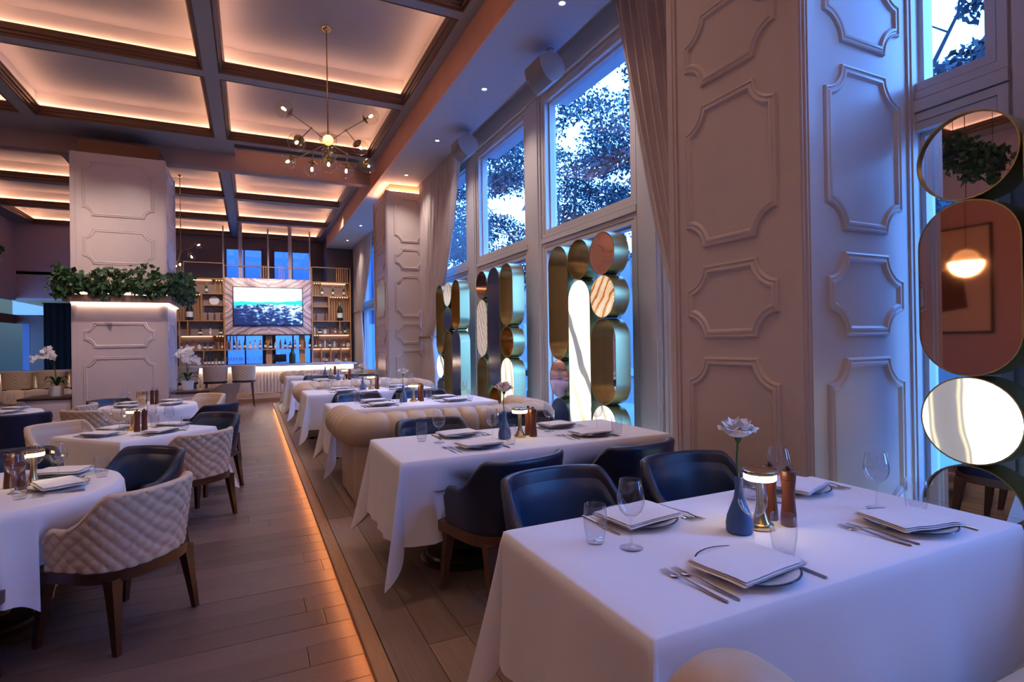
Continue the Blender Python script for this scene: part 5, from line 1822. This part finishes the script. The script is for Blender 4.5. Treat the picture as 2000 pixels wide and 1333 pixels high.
# ================================================================== CONSOLES AND ORCHIDS
for (x0, x1, lab) in ((-3.74, -2.98, 'cream console with brown top left of the white pillar'), (-1.45, -0.55, 'cream console with brown top right of the white pillar')):
    t = thing('console_cabinet', lab, 'cabinet', ((x0 + x1) / 2, 12.85, FL), 0, 'consoles beside the white pillar')
    w_ = (x1 - x0) / 2
    MB().box(-w_ + .01, w_ - .01, -0.40, 0.40, 0.0, 0.62, 0.006).obj('body', m_white, t)
    MB().box(-w_, w_, -0.44, 0.42, 0.62, 0.66, 0.006).obj('top', m_walnut, t)
    MB().box(-w_ + .08, w_ - .08, -0.412, -0.398, 0.10, 0.54, 0.004).obj('door', m_white, t)
def orchid(x, y, z, seed, lab, dirs, s=1.0, h=0.78):
    rr = random.Random(seed)
    t = thing('potted_orchid', lab, 'potted plant', (x, y, z), 0, 'white orchids on the consoles')
    MB().lathe([(0.0, 0), (0.085, 0), (0.095, 0.01), (0.115, 0.19), (0.112, 0.20), (0.104, 0.19), (0.09, 0.12), (0, 0.12)], 28, cap=False).obj('pot', m_pot, t)
    for i in range(8):
        a = i * 2 * PI / 8 + rr.uniform(-.3, .3)
        Ln = rr.uniform(.18, .27)
        def fn(u, v):
            w_ = 0.035 * math.sin(PI * min(1, .12 + .88 * v)) ** .6
            r_ = Ln * v
            zz_ = 0.19 + 0.22 * math.sin(v * 2.1) * (1 if i % 2 else .6) - 0.10 * v * v
            s_ = (u - .5) * 2
            return (r_ * math.cos(a) - s_ * w_ * math.sin(a), r_ * math.sin(a) + s_ * w_ * math.cos(a), zz_ + 0.012 * abs(s_))
        MB().grid(fn, 3, 9).obj('leaf', m_oleaf, t)
    fm = MB()
    for k in range(5):
        a = k * 2 * PI / 5 + PI / 2
        w_ = 0.020 if k % 2 else 0.015
        c, s_ = math.cos(a), math.sin(a)
        fm.add([(0, 0, 0), (.024 * c - w_ * s_, .024 * s_ + w_ * c, .005), (.045 * c, .045 * s_, .002), (.024 * c + w_ * s_, .024 * s_ - w_ * c, .005)], [(0, 1, 2, 3)])
    fm.sphere((0, 0, 0.006), 0.009, 6, 4)
    fmesh = fm.mesh('flower', m_petal, fix=False)
    for (dx, dy, top) in dirs:
        pts = []
        for i in range(15):
            v = i / 14
            pts.append(Vector((dx * v ** 1.6, dy * v ** 1.6, 0.19 + (top) * math.sin(min(1, v * 1.12) * PI * .56) - 0.16 * max(0, v - .7) ** 1 * 2)))
        MB().tube(pts, 0.004, 6).obj('stem', m_green, t)
        for i in range(15):
            v = 0.48 + 0.52 * i / 14
            p = pts[min(14, int(v * 14))].lerp(pts[min(14, int(v * 14) + 1)], (v * 14) % 1)
            f = mk('flower', fmesh, t)
            f.location = p + Vector((rr.uniform(-.05, .05), rr.uniform(-.06, .01), rr.uniform(-.05, .04)))
            f.rotation_euler = (math.radians(80) + rr.uniform(-.4, .4), rr.uniform(-.4, .4), rr.uniform(-.7, .7))
            f.scale = (1.1, 1.1, 1.1)
orchid(-1.17, 12.75, 0.54, 3, 'white orchid in a white pot on the console right of the pillar', [(-.16, -.05, .62), (.05, -.06, .66), (.20, -.02, .50), (-.04, -.1, .52)])
orchid(-3.26, 12.75, 0.54, 4, 'white orchid in a pale pot on the console left of the pillar', [(-.32, -.05, .62), (-.24, -.06, .70), (-.15, .02, .66)])
# banquette with cushions behind the left console
t = thing('banquette', 'low beige banquette behind the left console', 'bench', (-4.3, 13.9, FL))
MB().box(-0.9, 0.9, -0.3, 0.3, 0, 0.44, 0.03).obj('seat', m_sofa, t)
MB().box(-0.9, 0.9, 0.16, 0.3, 0.44, 0.72, 0.04).obj('backrest', m_sofa, t)
for k, (dx, rz_) in enumerate(((-0.30, .2), (0.05, -.15), (0.42, .1), (0.75, -.2))):
    def fn(u, v):
        a, b_ = u * 2 * PI, (v - .5) * PI
        ca = abs(math.cos(a)) ** .55 * (1 if math.cos(a) > 0 else -1)
        sa = abs(math.sin(a)) ** .55 * (1 if math.sin(a) > 0 else -1)
        return (.18 * ca * math.cos(b_) ** .6, .06 * math.sin(b_), .15 * sa * math.cos(b_) ** .6)
    o = MB().grid(fn, 28, 11, closeu=True).obj('cushion', m_cream if k % 2 else m_cream2, None)
    tag(o, ['leftmost', 'second', 'third', 'rightmost'][k] + ' small cushion leaning on the banquette behind the left console', 'cushion', 'cushions on the banquette')
    o.location = (-4.3 + dx, 13.9 + 0.04, FL + 0.60)
    o.rotation_euler = (-0.25, 0, rz_)

# ================================================================== BAR
t = thing('bar_counter', 'long white bar with glowing fluted front at the end of the room', 'bar', (0, 0, FL))
BX0, BX1 = -6.4, 2.75
MB().box(BX0, BX1, 16.22, 17.4, 0.98, 1.025, 0.006).obj('countertop', m_counter, t)
MB().box(BX0 + .05, BX1 - .05, 16.48, 17.1, 0.08, 0.98).obj('body', m_flute, t, smooth=False)
fl_ = MB()
x = BX0 + 0.08
while x < BX1 - 0.1:
    fl_.box(x, x + 0.052, 16.455, 16.485, 0.12, 0.86, 0.0)
    x += 0.085
o = fl_.obj('flute', m_flute, t, smooth=False)
o['kind'] = 'stuff'
MB().box(BX0 + .05, BX1 - .05, 16.40, 16.48, 0.0, 0.10).obj('plinth', m_nose, t, smooth=False)
MB().box(BX0 + .1, BX1 - .1, 16.40, 16.43, 0.955, 0.975).obj('light_strip', m_ledb, t, smooth=False)
MB().tube([(BX0 + .2, 16.28, 0.26), (BX1 - .2, 16.28, 0.26)], 0.018, 10).obj('foot_rail', m_brass, t)
# stools
def make_stool():
    t = thing('bar_stool', 'stool', 'stool')
    bm1 = shell_mesh('backrest', m_cream, True, kind='low')
    b = mk('backrest', bm1, t, (0, 0, 0.27))
    b.scale = (0.88, 0.88, 1)
    s = mk('seat', seat_mesh('seat', m_cream), t, (0, 0, 0.27))
    s.scale = (0.88, 0.88, 1)
    r_ = mk('seat_frame', rail_mesh('seat_frame', m_walnut), t, (0, 0, 0.27))
    r_.scale = (0.9, 0.9, 1)
    for sx in (-1, 1):
        for sy in (-1, 1):
            MB().tube([(sx * .19, sy * .16, .64), (sx * .21, sy * .19, .3), (sx * .235, sy * .215, 0)], [.024, .018, .012], 8).obj('leg', m_walnut, t)
    MB().tube([(-.215, .195, .25), (.215, .195, .25), (.215, -.195, .25), (-.215, -.195, .25), (-.215, .195, .25)], 0.009, 8).obj('foot_ring', m_brass, t)
    return t
KS = Kind(make_stool())
for (x, lab) in ((-0.19, 'quilted cream bar stool at the aisle end of the bar'), (-0.83, 'quilted cream bar stool second from the aisle'), (-1.47, 'quilted cream bar stool beside the white orchid'),
                 (-3.47, 'bar stool just left of the white pillar'), (-4.07, 'bar stool in the middle of the three left of the white pillar'), (-4.67, 'leftmost bar stool in view')):
    KS.put((x, 15.62, FL), 0.03, lab, 'bar stools')
# back counter, shelf units, slats
t = thing('back_counter', 'low cabinet run with pale top behind the bar', 'counter', (0, 0, FL))
MB().box(-2.6, 3.4, 20.55, 21.25, 0.0, 0.84, 0.0).obj('body', m_niche, t, smooth=False)
MB().box(-2.65, 3.45, 20.5, 21.25, 0.84, 0.89).obj('countertop', m_counter, t, smooth=False)
def shelf_unit(x0, x1, lab, boards, uprights, slats, lights):
    t = thing('shelf_unit', lab, 'shelf', (0, 0, 0), 0, 'oak shelving flanking the television')
    MB().box(x0, x1, 21.22, 21.26, 0.78, 3.74).obj('back_panel', m_niche, t, smooth=False)
    for (a, b_, z) in boards:
        MB().box(a, b_, 20.92, 21.22, z - 0.018, z + 0.018).obj('shelf_board', m_shelf, t, smooth=False)
    for (x, z0, z1) in uprights:
        MB().box(x - .018, x + .018, 20.93, 21.22, z0, z1).obj('upright', m_shelf, t, smooth=False)
    for (a, b_, z0, z1) in slats:
        x = a
        while x < b_:
            MB().box(x, x + 0.045, 21.12, 21.20, z0, z1).obj('slat', m_slat, t, smooth=False)
            x += 0.085
    for (a, b_, z) in lights:
        MB().box(a, b_, 21.16, 21.18, z - 0.035, z - 0.022).obj('light_strip', m_ledn, t, smooth=False)
Z = [0.80, 1.31, 1.81, 2.30, 2.83, 3.22, 3.72]
shelf_unit(-2.62, -0.80, 'oak shelving with bottles left of the television',
           [(-2.62, -0.80, Z[1]), (-2.62, -0.80, Z[2]), (-2.62, -0.80, Z[3]), (-1.44, -0.80, Z[4]), (-2.62, -0.80, Z[5]), (-2.62, -0.80, Z[6])],
           [(-2.60, Z[0], Z[6]), (-1.49, Z[3], Z[5]), (-1.90, Z[2], Z[3]), (-0.82, Z[0], Z[6]), (-2.14, Z[0], Z[3]), (-1.45, Z[0], Z[1])],
           [(-2.56, -1.52, Z[3], Z[5]), (-1.12, -0.84, Z[5], Z[6]), (-1.12, -0.84, Z[1], Z[2])],
           [(-2.5, -1.2, Z[6]), (-2.1, -1.2, Z[2]), (-1.1, -.85, Z[6]), (-1.1, -.85, Z[2]), (-2.5, -1.55, Z[5])])
shelf_unit(1.98, 3.36, 'oak shelving with bottles right of the television',
           [(1.98, 3.36, Z[1]), (1.98, 3.36, Z[2]), (1.98, 3.36, Z[3]), (1.98, 2.55, Z[4]), (1.98, 3.36, Z[5]), (1.98, 3.36, Z[6])],
           [(2.0, Z[0], Z[6]), (2.57, Z[3], Z[5]), (2.95, Z[2], Z[3]), (3.34, Z[0], Z[6]), (2.30, Z[0], Z[1]), (2.62, Z[0], Z[1]), (2.98, Z[0], Z[1])],
           [(2.60, 3.30, Z[3], Z[5]), (2.03, 2.30, Z[5], Z[6]), (2.03, 2.28, Z[1], Z[2]), (3.2, 3.32, Z[5], Z[6])],
           [(2.3, 3.2, Z[6]), (2.3, 3.3, Z[2]), (2.04, 2.28, Z[6]), (2.04, 2.28, Z[2]), (2.6, 3.3, Z[5]), (2.04, 3.3, Z[1])])
t = thing('upper_rail', 'thin brass rail frame above the shelving and television', 'rail', (0, 0, 0))
b = MB()
for (a, c) in ((-2.62, -0.80), (1.98, 3.36)):
    b.box(a, c, 20.95, 20.98, 4.25, 4.28).box(a, a + .03, 20.95, 20.98, 3.74, 4.28).box(c - .03, c, 20.95, 20.98, 3.74, 4.28)
b.box(-0.80, 1.98, 20.95, 20.98, 4.18, 4.21)
b.obj('frame', m_shelf, t, smooth=False)
for (a, c) in ((-2.4, -2.0), (2.85, 3.3), (0.32, 0.48), (0.9, 1.08)):
    x = a
    while x < c:
        MB().box(x, x + .03, 20.955, 20.975, 3.76, 4.24).obj('slat', m_slat, t, smooth=False)
        x += 0.075
# television panel hung from the ceiling on rods
t = thing('television_surround', 'book-matched pink marble panel hanging on rods over the bar', 'panel', (0.56, 21.0, 2.805))
MB().box(-1.42, 1.42, 0, 0.06, -0.985, 0.985, 0.004).obj('marble_slab', m_marble, t)
for dx in (-0.93, 0.66):
    MB().box(dx, dx + 0.12, 0.0, 0.05, 0.98, 3.14).obj('hanging_rod', m_rod, t, smooth=False)
for dx in (-1.42, -0.02, 1.36):
    MB().box(dx, dx + 0.05, 0.01, 0.04, 0.98, 2.75).obj('thin_rod', m_rod, t, smooth=False)
t = thing('television', 'wide lit television showing a hillside town under pale sky', 'television', (0.56, 20.93, 2.81))
MB().box(-1.125, 1.125, 0.0, 0.06, -0.675, 0.675, 0.006).obj('casing', m_black, t)
MB().box(-1.095, 1.095, -0.004, 0.0, -0.645, 0.645).obj('screen', m_screen, t, smooth=False)
# centre shelf below the panel
t = thing('glass_shelf', 'narrow shelf of bottles below the marble panel', 'shelf', (0, 0, 0))
MB().box(-0.80, 1.98, 20.95, 21.15, 1.295, 1.325).obj('shelf_board', m_shelf, t, smooth=False)
MB().box(-0.80, 1.98, 20.92, 21.18, 1.79, 1.83).obj('top_board', m_black, t, smooth=False)
for x in (0.46, 1.55):
    MB().box(x, x + 0.2, 21.1, 21.16, 0.8, 1.8).obj('upright', m_slat, t, smooth=False)
for x in (-0.78, -0.68, -0.58, -0.48):
    MB().box(x, x + .04, 21.1, 21.16, 1.33, 1.8).obj('slat', m_slat, t, smooth=False)

# bottles
m_bd = mat('dark_bottle_glass', (0.015, 0.02, 0.015), 0.12, spec=0.8)
m_bg = mat('green_bottle_glass', (0.02, 0.06, 0.03), 0.12, spec=0.8)
m_ba = mat('amber_spirit', (0.30, 0.09, 0.02), 0.12, spec=0.8)
m_br = mat('red_spirit', (0.16, 0.035, 0.03), 0.15, spec=0.8)
m_bc = mat('clear_bottle_glass', (0.55, 0.52, 0.52), 0.08, spec=0.8)
m_lab = mat('paper_label', (0.75, 0.70, 0.62), 0.7)
m_gold = mat('gold_foil', (0.75, 0.50, 0.22), 0.3, metal=0.8)
BP = {'tall': [(0, 0), (.037, 0), (.038, .01), (.038, .17), (.030, .20), (.013, .23), (.012, .30), (.014, .31), (0, .312)],
      'squat': [(0, 0), (.055, 0), (.062, .02), (.062, .12), (.045, .15), (.014, .175), (.013, .23), (.017, .25), (0, .252)],
      'wine': [(0, 0), (.038, 0), (.039, .01), (.039, .19), (.025, .235), (.014, .26), (.013, .33), (0, .332)],
      'magnum': [(0, 0), (.095, 0), (.10, .02), (.105, .26), (.10, .38), (.06, .50), (.033, .55), (.03, .66), (.034, .68), (0, .682)],
      'slim': [(0, 0), (.028, 0), (.030, .01), (.030, .22), (.012, .26), (.011, .33), (0, .332)]}
def mk_bottle(shape, m, lab, cap):
    t = thing('bottle', 'bottle', 'bottle')
    pr = BP[shape]
    MB().lathe(pr, 14, cap=False).obj('body', m, t)
    rb = max(p[0] for p in pr)
    h = pr[-1][1]
    if lab:
        MB().lathe([(rb + .0015, h * .16), (rb + .0015, h * .42)], 14, cap=False).obj('label', lab, t)
    MB().lathe([(pr[-3][0] + .002, h * .80), (pr[-2][0] + .002, h * .99), (0, h + .004)], 10, cap=False).obj('cap', cap, t)
    return t
KB = {}
for key, a in {'wine': ('wine', m_bd, m_lab, m_black), 'champ': ('tall', m_bg, m_lab, m_gold), 'amber': ('tall', m_ba, m_lab, m_black), 'red': ('slim', m_br, None, m_black),
               'clear': ('squat', m_bc, m_lab, m_black), 'darksq': ('squat', m_bd, m_lab, m_black), 'mag': ('magnum', m_bd, m_lab, m_gold), 'slimc': ('slim', m_bc, None, m_gold), 'gin': ('tall', m_bc, m_lab, m_black)}.items():
    KB[key] = Kind(mk_bottle(*a))
DESC = {'wine': 'dark wine bottle', 'champ': 'green bottle with gold foil neck', 'amber': 'amber spirit bottle', 'red': 'slim red bottle', 'clear': 'squat clear bottle', 'darksq': 'squat dark bottle with pale label',
        'mag': 'very large dark bottle', 'slimc': 'slim clear bottle', 'gin': 'tall clear bottle with pale label'}
ORD = ['first', 'second', 'third', 'fourth', 'fifth', 'sixth', 'seventh', 'eighth', 'ninth', 'tenth', 'eleventh', 'twelfth', 'thirteenth', 'fourteenth', 'fifteenth', 'sixteenth', 'seventeenth', 'eighteenth']
def bottle_row(x0, x1, z, keys, rowname, y=21.02, sc=1.0):
    n = len(keys)
    for i, k in enumerate(keys):
        x = x0 + (x1 - x0) * (i / max(1, n - 1))
        o = KB[k].put((x, y + (0.02 if i % 2 else 0), z + 0.018), 0, '%s, %s from left, %s' % (DESC[k], ORD[i], rowname), 'bottles behind the bar')
        o.scale = (sc, sc, sc)
LS, RS = 'left bar shelving', 'right bar shelving'
bottle_row(-2.3, -1.35, Z[5], ['champ', 'champ', 'champ'], 'top shelf of the ' + LS, sc=1.15)
bottle_row(-1.85, -1.85, Z[3], ['mag'], 'slatted niche of the ' + LS)
bottle_row(-1.32, -0.92, Z[3], ['red', 'red', 'red'], 'third shelf of the ' + LS, sc=.9)
bottle_row(-2.45, -0.95, Z[2], ['wine', 'gin', 'red', 'darksq', 'gin', 'darksq'], 'fourth shelf of the ' + LS)
bottle_row(-2.45, -0.90, Z[1], ['slimc', 'slimc', 'champ', 'clear', 'amber', 'clear', 'darksq', 'darksq', 'red', 'amber'], 'fifth shelf of the ' + LS)
bottle_row(-1.40, -0.88, 0.772 + 0.0, ['wine', 'wine', 'wine', 'amber', 'wine', 'wine'], 'counter under the ' + LS, y=20.85)
bottle_row(2.35, 3.12, Z[5], ['champ', 'champ', 'champ'], 'top shelf of the ' + RS, sc=1.15)
bottle_row(2.97, 2.97, Z[3], ['mag'], 'slatted niche of the ' + RS)
bottle_row(2.14, 2.45, Z[3], ['red', 'red'], 'third shelf of the ' + RS, sc=.9)
bottle_row(2.08, 3.15, Z[2], ['slimc', 'darksq', 'clear', 'red', 'amber', 'darksq', 'wine'], 'fourth shelf of the ' + RS)
bottle_row(2.10, 3.26, Z[1], ['darksq', 'amber', 'slimc', 'champ', 'gin', 'red', 'amber', 'clear'], 'fifth shelf of the ' + RS)
bottle_row(2.46, 3.15, 0.772, ['wine', 'wine', 'amber'], 'counter under the ' + RS, y=20.9)
bottle_row(-0.70, 1.9, Z[1], ['red', 'wine', 'amber', 'wine', 'clear', 'gin', 'amber', 'wine', 'darksq', 'gin', 'red', 'wine', 'darksq', 'amber', 'amber', 'red', 'wine'], 'shelf below the marble panel', y=21.03)
o = tag(MB().lathe([(r_ * 2.2, z * 1.35) for r_, z in BP['wine']], 20, cap=False).obj('bottle', m_bg, None), 'large green bottle standing alone on the bar counter', 'bottle')
o.location = (1.06, 17.0, FL + 1.025)
t = thing('order_screen', 'black order screen standing on the bar counter', 'monitor', (0.72, 17.15, FL + 1.025))
MB().box(-0.19, 0.19, -0.015, 0.015, 0.05, 0.27, 0.004).obj('screen', m_black, t)
MB().box(-0.12, 0.12, -0.06, 0.08, 0.0, 0.012).box(-0.02, 0.02, 0.0, 0.02, 0.01, 0.06).obj('stand', m_counter, t)
t = tag(MB().lathe([(0, 0), (.14, 0), (.15, .004), (.15, .008), (0, .02)], 28, cap=False).obj('display_plate', m_china, None), 'oval white plate displayed upright on the left bar shelving', 'plate')
t.location = (-1.13, 21.14, Z[4] + 0.165)
t.rotation_euler = (PI / 2, 0, 0)
KSG = Kind(mk_wine())
for i in range(12):
    x = -0.62 + i * 0.07 if i < 6 else -0.55 + (i - 6) * 0.16
    o = KW.put((x + 0.3 * (i >= 6), 17.0 + 0.09 * (i % 2), FL + 1.025), 0, '%s upright wine glass of the cluster on the bar counter' % ORD[i], 'wine glasses standing on the bar')
# remove the spare glass prototype
bpy.data.objects.remove(KSG.root)
